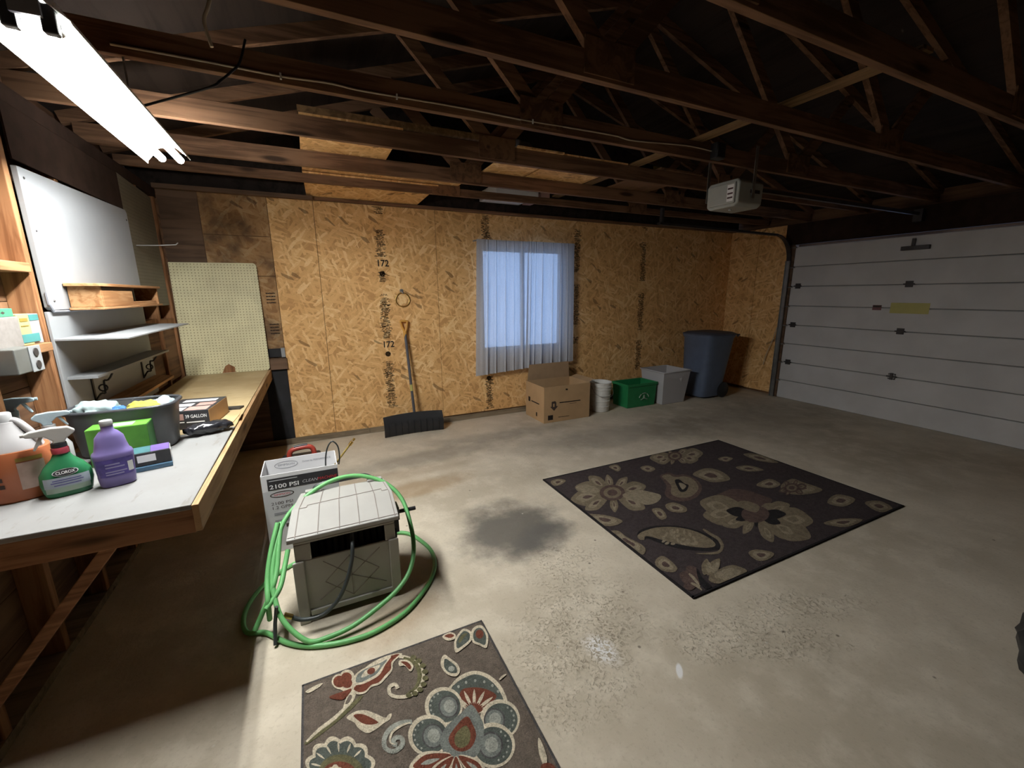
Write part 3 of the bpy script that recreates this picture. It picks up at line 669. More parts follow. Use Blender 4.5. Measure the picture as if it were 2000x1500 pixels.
B().hexa([(-1.212, -1.85, .955), (-1.09, -1.75, .945), (-1.10, -.90, .94), (-1.212, -.90, .95)], [(-1.212, -1.85, .972), (-1.09, -1.75, .962), (-1.10, -.90, .957), (-1.212, -.90, .967)]).build('lower_shelf', 'crate', su)
for yy in (-1.86, -1.12):
    ib = B(); ib.box(-1.212, -1.206, yy-.008, yy+.008, .985, 1.147); ib.box(-1.212, -1.11, yy-.008, yy+.008, 1.141, 1.147)
    sp = [(-1.206+.085*(i/14)+.012*math.sin(i/14*2*PI), yy, .995+.14*(i/14)+.014*math.sin(i/14*4*PI)) for i in range(15)]
    ib.tube(sp, .005, 6); ib.tube([(-1.17+.018*math.cos(a), yy, 1.06+.018*math.sin(a)) for a in [i*2*PI/10 for i in range(10)]], .004, 6, closed=True)
    ib.build('scroll_bracket', 'black_iron', su)

cr = thing('wooden_crate', (-1.12, -1.55, 1.478), 'small open wooden crate fixed at the foot of the white board', 'crate')
CX0, CX1, CY0, CY1, CZ0 = -1.199, -1.075, -1.93, -1.02, 1.474
B().box(CX0, CX1+.01, CY0-.02, CY1+.03, CZ0, CZ0+.012).build('bottom_slat', 'crate', cr, bevel=.002)
B().box(CX0, CX1, CY0, CY0+.018, CZ0+.013, CZ0+.115).build('end_board', 'crate', cr, bevel=.002)
B().box(CX0, CX1, CY1-.018, CY1, CZ0+.013, CZ0+.115).build('end_board', 'crate', cr, bevel=.002)
B().box(CX1-.012, CX1, CY0+.02, -1.50, CZ0+.013, CZ0+.095).build('front_board', 'crate', cr, bevel=.002)
B().box(CX0, CX1+.012, CY0-.03, CY1+.02, CZ0+.1155, CZ0+.130).build('top_slat', 'crate', cr, bevel=.002)
B().box(CX1-.012, CX1-.001, -1.50, -1.08, CZ0+.013, CZ0+.035).build('front_strip', 'crate', cr, bevel=.002)

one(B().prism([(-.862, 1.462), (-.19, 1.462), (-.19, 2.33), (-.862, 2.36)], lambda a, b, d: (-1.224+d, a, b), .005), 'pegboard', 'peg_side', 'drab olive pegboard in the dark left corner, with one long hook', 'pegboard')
hk = B(); hk.tube([(-1.219, -.74, 1.90), (-1.10, -.73, 1.905), (-.99, -.72, 1.915), (-.975, -.72, 1.93)], .004, 8)
one(hk, 'peg_hook', 'steel', 'long thin metal hook sticking out of the dark side pegboard', 'hook', smooth=True)
# leaning pegboard
def peg_fn(a, b, d):
    t = (b-BZ)/1.02; return (a, -.075+.045*t-d, b)
r_ = .03; pts = []
for cx, cz, a0 in ((-.545-r_, 1.835-r_, 0), (-1.214+.005, 1.83-.005, PI/2), (-1.214+.005, BZ+.002+.005, PI), (-.540-r_, BZ+.002+r_, 1.5*PI)):
    rr = .005 if cx < -1 else r_
    for k in range(5): a = a0+k*PI/8; pts.append((cx+rr*math.cos(a), cz+rr*math.sin(a)))
lp = thing('pegboard', (-.88, -.06, BZ), 'cream pegboard leaning on the back wall at the end of the bench', 'pegboard')
B().prism(pts, peg_fn, .005).build('panel', 'peg', lp)
nb = [(-.935, BZ+.005), (-.83, BZ+.005), (-.83, BZ+.055), (-.875, BZ+.085), (-.905, BZ+.07)]
B().prism(nb, lambda a, b, d: (peg_fn(a, b, .0056)[0], peg_fn(a, b, .0056)[1]-d, b), .0005).build('broken_notch', 'stud', lp)

# outlet, packages on the blocking
ob = thing('outlet_box', (-1.19, -2.45, 1.24), 'grey metal outlet box with two sockets on the left wall stud', 'outlet')
B().box(-1.225, -1.150, -2.56, -2.40, 1.248, 1.345).build('box', 'grey_box', ob, bevel=.004)
B().box(-1.1498, -1.146, -2.475, -2.395, 1.245, 1.348).build('cover_plate', 'white_edge', ob, bevel=.002)
for z2 in (1.272, 1.322): B().lathe([(.0005, 0), (.017, 0), (.0165, .003), (.0005, .003)], (-1.146, -2.435, z2), 16, 'x').build('socket', 'steel_dark', ob)
pk = thing('sponge_package', (-1.24, -2.4, 1.338), 'grey package with mint green top on the wall blocking', 'package')
B().box(-1.315, -1.215, -2.50, -2.335, 1.3385, 1.462).build('body', 'sponge_side', pk, bevel=.004)
B().box(-1.308, -1.222, -2.487, -2.345, 1.4625, 1.495).build('card_top', 'mint', pk, bevel=.002)
lettering('◆', .012, plane_fn((-1.2215, -2.41, 1.478), (0, 1, 0), (0, 0, 1)), 'print_dark', pk, .03, 'printed_mark')
pk2 = thing('sponge_package', (-1.25, -2.26, 1.338), 'yellow and teal package beside the mint-topped one, against the white board', 'package')
B().box(-1.310, -1.222, -2.330, -2.245, 1.3385, 1.470).build('body', 'pale_yellow', pk2, bevel=.003)
B().box(-1.308, -1.226, -2.243, -2.165, 1.3385, 1.468).build('side_pack', 'white_plastic', pk2, bevel=.003)
B().box(-1.2258, -1.2245, -2.24, -2.17, 1.44, 1.465).build('teal_band', 'teal_print', pk2)
B().box(-1.2218, -1.2205, -2.325, -2.20, 1.350, 1.385).build('teal_band', 'teal_print', pk2)
for k, (a, h2) in enumerate(((1.438, .014), (1.418, .004))): B().box(-1.2218, -1.2208, -2.315, -2.262, a, a+h2).build('printed_line', 'gold_print', pk2)

# ================================================================== THINGS ON THE BENCH
def bottle_front(secs, c, rot):
    "map (a, z) onto the front (local -y) of a lofted bottle, a little proud of it"
    def fn(a, z, off=.0022):
        for e, h in zip(secs[:-1], secs[1:]):
            if e[0] <= z <= h[0]:
                t = (z-e[0])/max(1e-6, h[0]-e[0]); rx = e[1]+(h[1]-e[1])*t; ry = e[2]+(h[2]-e[2])*t; ex = e[3]+(h[3]-e[3])*t; break
        else: rx, ry, ex = secs[-1][1:4]
        q = min(.98, abs(a)/rx); y = -(1-q**ex)**(1/ex)*ry-off
        return (c[0]+a*math.cos(rot)-y*math.sin(rot), c[1]+a*math.sin(rot)+y*math.cos(rot), z)
    return fn
def patch(secs, c, rot, a0, a1, z0, z1, n=14, m=6, off=.0012):
    fn = bottle_front(secs, c, rot); b = B(); vs = []
    for j in range(m+1):
        for i in range(n+1): vs.append(fn(a0+(a1-a0)*i/n, z0+(z1-z0)*j/m, off))
    return b.add(vs, [(j*(n+1)+i, j*(n+1)+i+1, (j+1)*(n+1)+i+1, (j+1)*(n+1)+i) for j in range(m) for i in range(n)])
R20 = math.radians(22)
# orange jug
c = (-1.155, -2.685); rt = math.radians(24)
sj = [(BZ+.001, .082, .075, 2.6), (BZ+.012, .089, .082, 2.8), (BZ+.17, .089, .082, 2.8), (BZ+.185, .087, .080, 2.6)]
jug = thing('cleaner_jug', (*c, BZ), 'large jug of orange cleaner with a milky white top', 'jug')
B().loft(sj, rot=rt, c=c).build('orange_body', 'orange', jug, smooth=True)
sj2 = [(BZ+.186, .086, .079, 2.6), (BZ+.205, .080, .073, 2.4), (BZ+.24, .055, .055, 2.2), (BZ+.275, .035, .035, 2), (BZ+.285, .032, .032, 2)]
B().loft(sj2, rot=rt, c=(c[0]-.012, c[1])).build('milky_top', 'milky', jug, smooth=True)
B().tube(catmull([(c[0]+.072, c[1]-.01, BZ+.20), (c[0]+.055, c[1]-.01, BZ+.245), (c[0]+.02, c[1], BZ+.285), (c[0]-.005, c[1], BZ+.28)], 6), .012, 8).build('handle', 'milky', jug, smooth=True)
B().lathe([(.024, 0), (.024, .028), (.02, .032)], (c[0]-.012, c[1], BZ+.286), 18).build('cap', 'white_plastic', jug, smooth=True)
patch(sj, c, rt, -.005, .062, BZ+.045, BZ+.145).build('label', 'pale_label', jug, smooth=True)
patch(sj, c, rt, -.005, .060, BZ+.149, BZ+.163).build('label_band', 'gold_print', jug, smooth=True)
fnj = bottle_front(sj, c, rt)
for z2, s2 in ((BZ+.085, 'S'), (BZ+.115, 'r')): pass
patch(sj, c, rt, -.055, -.043, BZ+.06, BZ+.075, off=.0014).build('printed_mark', 'print_dark', jug)
patch(sj, c, rt, -.056, -.045, BZ+.085, BZ+.10, off=.0014).build('printed_mark', 'print_dark', jug)
# trigger spray heads
def trigger(parent, c, z, rot, mat, k=1.0, collar='white_plastic', name='trigger_head'):
    head = [(-.075, .040), (-.072, .034), (-.030, .028), (-.012, .010), (-.014, -.002), (.016, -.002), (.022, .012), (.044, .030), (.047, .037), (.030, .052), (-.010, .056), (-.060, .052), (-.073, .047)]
    M = Matrix.Translation((c[0], c[1], z)) @ Matrix.Rotation(rot, 4, 'Z') @ Matrix.Scale(k, 4)
    b = B().prism(head, lambda a, bb, d: (a, d-.012, bb), .024); b.xf(M); o = b.build(name, mat, parent, bevel=.004)
    lv = [(-.040, .032), (-.030, .032), (-.040, .010), (-.056, -.016), (-.062, -.014), (-.050, .012)]
    b = B().prism(lv, lambda a, bb, d: (a, d-.007, bb), .014); b.xf(M); b.build('trigger_lever', mat, parent, bevel=.002)
    b = B().tube([(-.082, 0, .0435), (-.073, 0, .0435)], .007, 10); b.xf(M); b.build('nozzle', mat, parent)
# green spray bottle
c = (-1.014, -2.740); rt = R20
sg = [(BZ+.001, .058, .034, 2.8), (BZ+.010, .064, .038, 3), (BZ+.05, .072, .041, 2.8), (BZ+.085, .069, .040, 2.6), (BZ+.115, .052, .034, 2.3), (BZ+.14, .030, .024, 2.1), (BZ+.158, .022, .019, 2), (BZ+.168, .020, .018, 2)]
gs = thing('spray_bottle', (*c, BZ), 'green spray bottle with oval white-lettered logo and off-white trigger', 'spray bottle')
B().loft(sg, rot=rt, c=c).build('bottle', 'green_bottle', gs, smooth=True)
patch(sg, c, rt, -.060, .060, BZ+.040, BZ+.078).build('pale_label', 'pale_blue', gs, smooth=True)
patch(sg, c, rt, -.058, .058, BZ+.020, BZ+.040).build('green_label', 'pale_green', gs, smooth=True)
fg = bottle_front(sg, c, rt)
ov = B()
nov = 28; zc = BZ+.094
ov.add([fg(.034*math.cos(2*PI*i/nov), zc+.0135*math.sin(2*PI*i/nov), .0016) for i in range(nov)], [tuple(range(nov))]); ov.build('logo_rim', 'white_print', gs)
ov = B(); ov.add([fg(.032*math.cos(2*PI*i/nov), zc+.0118*math.sin(2*PI*i/nov), .0022) for i in range(nov)], [tuple(range(nov))]); ov.build('logo_oval', 'box_black', gs)
lettering('CLOROX', .015, lambda a, b: fg(a, zc+b, .003), 'white_print', gs, .050, bold=.015)
for z2, wd in ((.066, .075), (.058, .085), (.048, .07)):
    patch(sg, c, rt, -wd/2, wd/2, BZ+z2, BZ+z2+.003, m=1, off=.002).build('printed_line', 'purple_label', gs)
B().lathe([(.023, 0), (.024, .018), (.021, .024)], (c[0], c[1], BZ+.160), 18).build('red_collar', 'red_cap', gs, smooth=True)
B().lathe([(.022, 0), (.021, .014)], (c[0], c[1], BZ+.1845), 18).build('dark_collar', 'black', gs, smooth=True)
trigger(gs, c, BZ+.200, rt, 'off_white', 1.05)
# white spray bottle behind, and one at the frame edge
c = (-1.125, -2.520); rt = math.radians(18)
s3 = [(BZ+.001, .05, .033, 3), (BZ+.01, .054, .036, 3), (BZ+.13, .054, .036, 3), (BZ+.165, .036, .028, 2.3), (BZ+.19, .018, .018, 2), (BZ+.20, .017, .017, 2)]
ws = thing('spray_bottle', (*c, BZ), 'white spray bottle with maroon label, half hidden behind the orange jug', 'spray bottle')
B().loft(s3, rot=rt, c=c).build('bottle', 'white_plastic', ws, smooth=True)
patch(s3, c, rt, -.012, .044, BZ+.02, BZ+.125).build('label', 'maroon', ws, smooth=True)
B().lathe([(.02, 0), (.02, .02)], (c[0], c[1], BZ+.2), 16).build('collar', 'white_plastic', ws, smooth=True)
trigger(ws, c, BZ+.222, math.radians(200), 'cloth_paleblue', .9)
c = (-1.265, -2.42)
s4 = [(BZ+.001, .034, .034, 2), (BZ+.008, .037, .037, 2), (BZ+.20, .037, .037, 2), (BZ+.235, .018, .018, 2), (BZ+.25, .017, .017, 2)]
bs = thing('spray_bottle', (*c, BZ), 'pale blue topped bottle at the left picture edge between the studs', 'spray bottle')
B().loft(s4, c=c).build('bottle', 'white_plastic', bs, smooth=True)
B().lathe([(.018, 0), (.018, .02)], (c[0], c[1], BZ+.25), 16).build('collar', 'cloth_paleblue', bs, smooth=True)
trigger(bs, c, BZ+.27, math.radians(190), 'cloth_paleblue', .95)
# purple bottle
c = (-.878, -2.722); rt = R20
sp = [(BZ+.001, .048, .034, 3), (BZ+.008, .053, .038, 3), (BZ+.04, .056, .040, 3), (BZ+.045, .055, .039, 3), (BZ+.11, .060, .042, 3), (BZ+.128, .061, .043, 3), (BZ+.136, .058, .041, 2.8), (BZ+.142, .052, .038, 2.6), (BZ+.165, .047, .034, 2.4), (BZ+.195, .042, .030, 2.3), (BZ+.215, .028, .024, 2.1), (BZ+.222, .019, .018, 2), (BZ+.24, .018, .017, 2)]
pbt = thing('cleaner_bottle', (*c, BZ), 'purple waisted cleaner bottle with white cap', 'bottle')
B().loft(sp, rot=rt, c=c, n=36).build('bottle', 'purple', pbt, smooth=True)
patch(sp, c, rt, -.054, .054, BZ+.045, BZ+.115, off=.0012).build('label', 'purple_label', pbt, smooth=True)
for z2, a0, a1 in ((.092, -.03, .012), (.080, -.03, .025), (.062, -.032, .03), (.052, -.032, .02)):
    patch(sp, c, rt, a0, a1, BZ+z2, BZ+z2+.005, m=1, off=.002).build('printed_line', 'lilac_print', pbt)
patch(sp, c, rt, .034, .050, BZ+.055, BZ+.095, off=.0022).build('white_label', 'white_print', pbt)
B().lathe([(.0185, 0), (.0195, .003), (.0195, .018), (.018, .020)], (c[0], c[1], BZ+.2405), 20).build('cap', 'white_plastic', pbt, smooth=True)
# printed boxes
def rbox(parent, name, mats, cx, cy, lx, ly, z0, z1, ang, bevel=.002):
    M = Matrix.Translation((cx, cy, 0)) @ Matrix.Rotation(ang, 4, 'Z')
    b = B().box(-lx/2, lx/2, -ly/2, ly/2, z0, z1); b.xf(M); return b.build(name, mats, parent, bevel=bevel), M
ga = math.radians(4)
gb = thing('wipes_box', (-.945, -2.40, BZ), 'bright green cardboard box in front of the grey tub', 'box')
o, Mg = rbox(gb, 'carton', 'lime_dark', -.945, -2.415, .205, .105, BZ+.001, BZ+.165, ga)
b = B().box(-.1015, .1015, -.0515, .0515, BZ+.1652, BZ+.1662); b.xf(Mg); b.build('lid_face', 'lime', gb)
b = B().box(-.06, .05, -.035, .030, BZ+.1664, BZ+.1668); b.xf(Mg); b.build('pale_print', 'pale_green', gb)
b = B().box(.1027, .1037, -.050, .050, BZ+.003, BZ+.163); b.xf(Mg); b.build('end_face', 'lime_end', gb)
b = B().box(.070, .100, -.0545, -.0535, BZ+.02, BZ+.06); b.xf(Mg); b.build('white_print', 'white_print', gb)
bb = thing('refill_box', (-.80, -2.58, BZ), 'small blue and violet box with barcode patch beside the purple bottle', 'box')
ba = math.radians(14)
o, Mb = rbox(bb, 'carton', 'blue_card', -.812, -2.565, .135, .11, BZ+.001, BZ+.020, ba)
o, Mb = rbox(bb, 'upper_carton', 'box_black', -.812, -2.56, .130, .10, BZ+.0205, BZ+.078, ba)
b = B().box(-.063, .0, -.048, .048, BZ+.0785, BZ+.0795); b.xf(Mb); b.build('teal_top', 'teal_card', bb)
b = B().box(.001, .063, -.048, .048, BZ+.0785, BZ+.0795); b.xf(Mb); b.build('violet_top', 'violet_card', bb)
b = B().box(-.045, .015, -.0515, -.0503, BZ+.038, BZ+.068); b.xf(Mb); b.build('barcode_patch', 'white_print', bb)
b = B().box(.0653, .0663, -.046, .046, BZ+.024, BZ+.075); b.xf(Mb); b.build('white_end', 'white_card', bb)
# grey tub with rags
tb = thing('plastic_tub', (-.965, -2.26, BZ), 'grey plastic tub heaped with rags on the bench', 'tub')
TC = (-.970, -2.235); ta = math.radians(3)
ts = [(BZ+.001, .168, .105, 3.5), (BZ+.012, .175, .112, 3.6), (BZ+.215, .198, .130, 3.8)]
ti = [(BZ+.215, .192, .124, 3.8), (BZ+.10, .180, .114, 3.6)]
bt = B().loft(ts+ti, rot=ta, c=TC, n=40); bt.build('body', 'tub', tb, smooth=True)
B().tube([(TC[0]+math.copysign(abs(math.cos(a))**(2/3.8), math.cos(a))*.201, TC[1]+math.copysign(abs(math.sin(a))**(2/3.8), math.sin(a))*.133, BZ+.216) for a in [i*2*PI/48 for i in range(48)]], .009, 8, closed=True).build('rim', 'tub_rim', tb, smooth=True)
def rag(name, pts_c, r, mat, label, seed, flat=.5):
    bm = bmesh.new(); bmesh.ops.create_icosphere(bm, subdivisions=4, radius=1)
    rnd = random.Random(seed); ph = [rnd.uniform(0, 6) for _ in range(8)]
    for v in bm.verts:
        p = v.co.copy(); k = 1+.13*math.sin(5*p.x+ph[0])*math.sin(4*p.y+ph[1])+.09*math.sin(9*p.y+ph[2]+3*p.z)+.05*math.sin(17*p.x+ph[3]+5*p.y)+.03*math.sin(29*p.y+ph[4])
        v.co = Vector((p.x*r[0]*k, p.y*r[1]*k, p.z*r[2]*k))+Vector(pts_c)
    me = bpy.data.meshes.new(name); bm.to_mesh(me); bm.free(); me.materials.append(MAT[mat])
    me.polygons.foreach_set('use_smooth', [True]*len(me.polygons))
    o = bpy.data.objects.new(name, me); COL.objects.link(o); return tag(o, label, 'rag', 'rags in the grey tub')
rag('cleaning_rag', (-1.07, -2.26, BZ+.195), (.085, .085, .055), 'cloth_aqua', 'pale aqua rag heaped at the left end of the tub', 1)
rag('cleaning_rag', (-.90, -2.27, BZ+.192), (.070, .060, .040), 'cloth_yellow', 'yellow rag in the middle of the tub', 2)
rag('cleaning_rag', (-.985, -2.29, BZ+.205), (.030, .030, .020), 'cloth_blue', 'small bright blue cloth between the aqua and yellow rags', 3)
rag('cleaning_rag', (-.835, -2.20, BZ+.190), (.050, .065, .040), 'cloth_paleblue', 'pale blue rag at the right end of the tub', 4)
# bag carton and loose bag
kb = thing('bag_carton', (-.77, -1.97, BZ), 'black trash bag carton with white block lettering beside the tub', 'box')
ka = math.radians(-7); KZ = BZ+.105
o, Mk = rbox(kb, 'carton', 'box_black', -.792, -1.85, .235, .33, BZ+.001, KZ, ka)
fk = lambda a, b, y=-.1662: Mk @ Vector((a, y, b)); tk = lambda a, b: Mk @ Vector((a, b, KZ+.001))
lettering('39 GALLON', .026, lambda a, b: fk(a+.058, BZ+.073+b), 'white_print', kb, .100, bold=.02)
B().add([fk(-.045, BZ+.055), fk(.0, BZ+.055), fk(.0, BZ+.090), fk(-.045, BZ+.090)], [(0, 1, 2, 3)]).build('salmon_patch', 'pink_print', kb)
for a0, a1, z2 in ((-.108, .0, .040), (.01, .095, .038)): B().add([fk(a0, BZ+z2), fk(a1, BZ+z2), fk(a1, BZ+z2+.006), fk(a0, BZ+z2+.006)], [(0, 1, 2, 3)]).build('printed_line', 'white_print', kb)
for a0, a1, b0, b1, m in ((-.108, -.01, -.150, -.075, 'white_print'), (.0, .105, -.155, -.065, 'pink_print'), (-.10, .0, -.05, .02, 'white_card'), (.02, .105, -.045, .03, 'pink_print'), (-.08, .09, .06, .12, 'grey_card')):
    B().add([tk(a0, b0), tk(a1, b0), tk(a1, b1), tk(a0, b1)], [(0, 1, 2, 3)]).build('top_print', m, kb)
b = B().box(.1177, .1187, -.16, .16, BZ+.004, KZ-.003); b.xf(Mk); b.build('tan_end', 'cardboard', kb)
def crumple(name, c, r, mat, label, cat, seed, ang=0.0, ex=2.6, amp=.12):
    bm = bmesh.new(); bmesh.ops.create_icosphere(bm, subdivisions=4, radius=1); rnd = random.Random(seed); ph = [rnd.uniform(0, 6) for _ in range(8)]
    M = Matrix.Translation(c) @ Matrix.Rotation(ang, 4, 'Z')
    for v in bm.verts:
        p = v.co.copy(); q = Vector([math.copysign(abs(t)**(2/ex), t) for t in p])
        k = 1+amp*math.sin(11*p.x+ph[0])*math.sin(7*p.y+ph[1])+amp*.7*math.sin(19*p.x+ph[2]+6*p.z)
        v.co = M @ Vector((q.x*r[0]*(1+.3*(k-1)), q.y*r[1]*k, q.z*r[2]*k))
    zmin = min(v.co.z for v in bm.verts)
    for v in bm.verts: v.co.z += c[2]-r[2]-zmin
    me = bpy.data.meshes.new(name); bm.to_mesh(me); bm.free(); me.materials.append(MAT[mat]); me.polygons.foreach_set('use_smooth', [True]*len(me.polygons))
    o = bpy.data.objects.new(name, me); COL.objects.link(o); return tag(o, label, cat)
bagl = crumple('plastic_bag', (-.680, -2.145, BZ+.030), (.112, .042, .028), 'bag_black', 'crumpled glossy black plastic bag in front of the trash bag carton', 'bag', 5, math.radians(20))
one(B().hexa([(-.60, -1.66, BZ+.001), (-.585, -1.60, BZ+.001), (-.685, -1.585, BZ+.001), (-.69, -1.64, BZ+.001)], [(-.60, -1.66, BZ+.012), (-.585, -1.60, BZ+.012), (-.685, -1.585, BZ+.012), (-.69, -1.64, BZ+.012)]), 'metal_strip', 'steel_dark', 'dark flat metal strip lying behind the trash bag carton', 'strip')
fl = B().hexa([(-.655, -2.04, BZ+.001), (-.60, -2.03, BZ+.001), (-.585, -1.80, BZ+.001), (-.66, -1.80, BZ+.001)], [(-.655, -2.04, BZ+.004), (-.60, -2.03, BZ+.004), (-.585, -1.80, BZ+.004), (-.66, -1.80, BZ+.004)])
fl.hexa([(-.585, -1.80, BZ+.0041), (-.575, -1.95, BZ+.0041), (-.573, -1.95, BZ+.0041), (-.583, -1.80, BZ+.0041)], [(-.570, -1.80, BZ+.03), (-.562, -1.95, BZ+.024), (-.560, -1.95, BZ+.024), (-.568, -1.80, BZ+.03)])
one(fl, 'cardboard_flap', 'paper', 'flattened tan cardboard flap at the bench edge', 'cardboard')

# ================================================================== BACK WALL OBJECTS
ring = thing('hanging_ring', (.815, -.012, 1.40), 'brass-coloured ring hanging on the wall above the shovel', 'ring')
B().tube([(.81+.075*math.cos(a), -.014, 1.478+.075*math.sin(a)) for a in [i*2*PI/32 for i in range(32)]], .006, 8, closed=True).build('ring', 'brass', ring, smooth=True)
B().tube(catmull([(.80, -.001, 1.575), (.80, -.02, 1.57), (.81, -.03, 1.555), (.82, -.022, 1.545), (.83, -.014, 1.555)], 5), .005, 8).build('hook', 'steel', ring, smooth=True)
B().lathe([(.001, 0), (.02, 0), (.02, .006), (.001, .006)], (.805, -.008, 1.575), 14, 'y').build('base_plate', 'steel', ring)
# snow shovel
sh = thing('snow_shovel', (.79, -.2, 0), 'black snow shovel with orange D-grip leaning on the back wall', 'shovel')
nx, nz = 22, 8; vs = []; 
def blade(s, t, d):
    x = .475+.66*s; bow = .045*(2*s-1)**2
    return (x+.012*t*(1 if s > .5 else -1)*0, -.245+.075*t-.055*math.sin(t*PI*.75)+0-bow*.6+d, .004+.232*t-.012*(2*s-1)**2*t)
vs = [blade(i/nx, j/nz, -.004) for j in range(nz+1) for i in range(nx+1)]+[blade(i/nx, j/nz, .004) for j in range(nz+1) for i in range(nx+1)]
o_ = (nx+1)*(nz+1); fs = []
for j in range(nz):
    for i in range(nx):
        a = j*(nx+1)+i; fs += [(a, a+1, a+nx+2, a+nx+1), (a+o_, a+o_+nx+1, a+o_+nx+2, a+o_+1)]
for i in range(nx): fs += [(i, i+o_, i+1+o_, i+1), (nz*(nx+1)+i, nz*(nx+1)+i+1, nz*(nx+1)+i+1+o_, nz*(nx+1)+i+o_)]
for j in range(nz): a = j*(nx+1); fs += [(a, a+nx+1, a+nx+1+o_, a+o_), (a+nx, a+nx+o_, a+2*nx+1+o_, a+2*nx+1)]
B().add(vs, fs).build('blade', 'black', sh, smooth=True)
for k in range(9):
    s = .08+k*.105; B().tube([blade(s, t/6, -.007) for t in range(0, 5)], .004, 6).build('blade_rib', 'black', sh)
p0, p1 = Vector((.835, -.185, .10)), Vector((.805, -.055, 1.12))
B().tube([p0, p0.lerp(p1, .12)], .024, 12).build('socket', 'black', sh, smooth=True)
B().tube([p0.lerp(p1, .1), p1], .0155, 12).build('shaft', 'shovel_handle', sh, smooth=True)
B().tube([p0.lerp(p1, .36), p0.lerp(p1, .43)], .0162, 12).build('shaft_sticker', 'yellow_sticker', sh, smooth=True)
gp = catmull([(.804, -.055, 1.12), (.780, -.05, 1.175), (.764, -.045, 1.235), (.770, -.044, 1.245), (.80, -.044, 1.247), (.832, -.044, 1.245), (.838, -.045, 1.235), (.826, -.05, 1.175), (.806, -.055, 1.12)], 5)
B().tube(gp, .0115, 8).build('d_grip', 'grip', sh, smooth=True)
B().tube([(.8045, -.056, 1.06), (.8035, -.053, 1.135)], [.018, .020], 10).build('grip_socket', 'grip', sh, smooth=True)

# cardboard box
cb = thing('cardboard_box', (2.61, -.36, 0), 'open cardboard moving box with dark print below the curtains', 'box')
X0, X1, Y0, Y1, H = 2.275, 2.935, -.615, -.15, .445
for x0, x1, y0, y1, nm in ((X0, X1, Y0, Y0+.006, 'front_side'), (X0, X1, Y1-.006, Y1, 'back_side'), (X0, X0+.006, Y0+.006, Y1-.006, 'left_side'), (X1-.006, X1, Y0+.006, Y1-.006, 'right_side')):
    B().box(x0, x1, y0, y1, .002, H).build(nm, 'cardboard', cb)
B().box(X0+.006, X1-.006, Y0+.006, Y1-.006, .002, .008).build('bottom', 'cardboard_in', cb)
B().hexa([(X0+.02, Y1-.004, H), (X1-.01, Y1-.004, H), (X1-.01, Y1, H), (X0+.02, Y1, H)], [(X0+.04, Y1-.012, H+.205), (X1-.03, Y1-.012, H+.205), (X1-.03, Y1-.008, H+.205), (X0+.04, Y1-.008, H+.205)]).build('back_flap', 'cardboard_in', cb)
B().hexa([(X1-.004, Y0+.02, H), (X1, Y0+.02, H), (X1, Y1-.02, H), (X1-.004, Y1-.02, H)], [(X1+.085, Y0+.05, H+.03), (X1+.088, Y0+.05, H+.028), (X1+.088, Y1-.04, H+.028), (X1+.085, Y1-.04, H+.03)]).build('right_flap', 'cardboard', cb)
B().hexa([(X0+.007, Y0+.03, H-.02), (X0+.010, Y0+.03, H-.02), (X0+.010, Y1-.03, H-.02), (X0+.007, Y1-.03, H-.02)], [(X0+.05, Y0+.03, H-.19), (X0+.053, Y0+.03, H-.19), (X0+.053, Y1-.03, H-.19), (X0+.05, Y1-.03, H-.19)]).build('left_flap', 'cardboard_in', cb)
B().hexa([(X0+.02, Y0+.007, H-.01), (X1-.02, Y0+.007, H-.01), (X1-.02, Y0+.010, H-.01), (X0+.02, Y0+.010, H-.01)], [(X0+.02, Y0+.09, H-.16), (X1-.02, Y0+.09, H-.16), (X1-.02, Y0+.093, H-.16), (X0+.02, Y0+.093, H-.16)]).build('front_flap', 'cardboard_in', cb)
fbx = lambda a, b, d=0: (X0+a, Y0-.0012-d, b)
arrow = [(.105, .26), (.105, .20), (.085, .20), (.14, .145), (.195, .20), (.17, .20), (.17, .245), (.155, .265)]
B().prism(arrow, lambda a, b, d: fbx(a, b, d), .0004).build('printed_arrow', 'print_dark', cb)
B().prism([(.125, .235), (.125, .195), (.145, .195), (.145, .235)], lambda a, b, d: fbx(a, b, d+.0006), .0003).build('arrow_notch', 'cardboard', cb)
for a0, a1, z2, h2 in ((.215, .52, .232, .012), (.36, .46, .210, .004), (.20, .36, .055, .006), (.30, .33, .385, .02)):
    B().add([fbx(a0, z2), fbx(a1, z2-.004), fbx(a1, z2-.004+h2), fbx(a0, z2+h2)], [(0, 1, 2, 3)]).build('printed_line', 'ink_solid', cb)
B().add([fbx(.055, .035), fbx(.125, .035), fbx(.125, .095), fbx(.055, .095)], [(0, 1, 2, 3)]).build('printed_square', 'ink_solid', cb)
for y0, y1, z2, h2 in ((-.50, -.30, .21, .014), (-.27, -.22, .20, .06), (-.45, -.42, .05, .05)):
    B().add([(X0-.0012, y0, z2), (X0-.0012, y1, z2), (X0-.0012, y1, z2+h2), (X0-.0012, y0, z2+h2)], [(0, 1, 2, 3)]).build('side_print', 'ink_solid', cb)
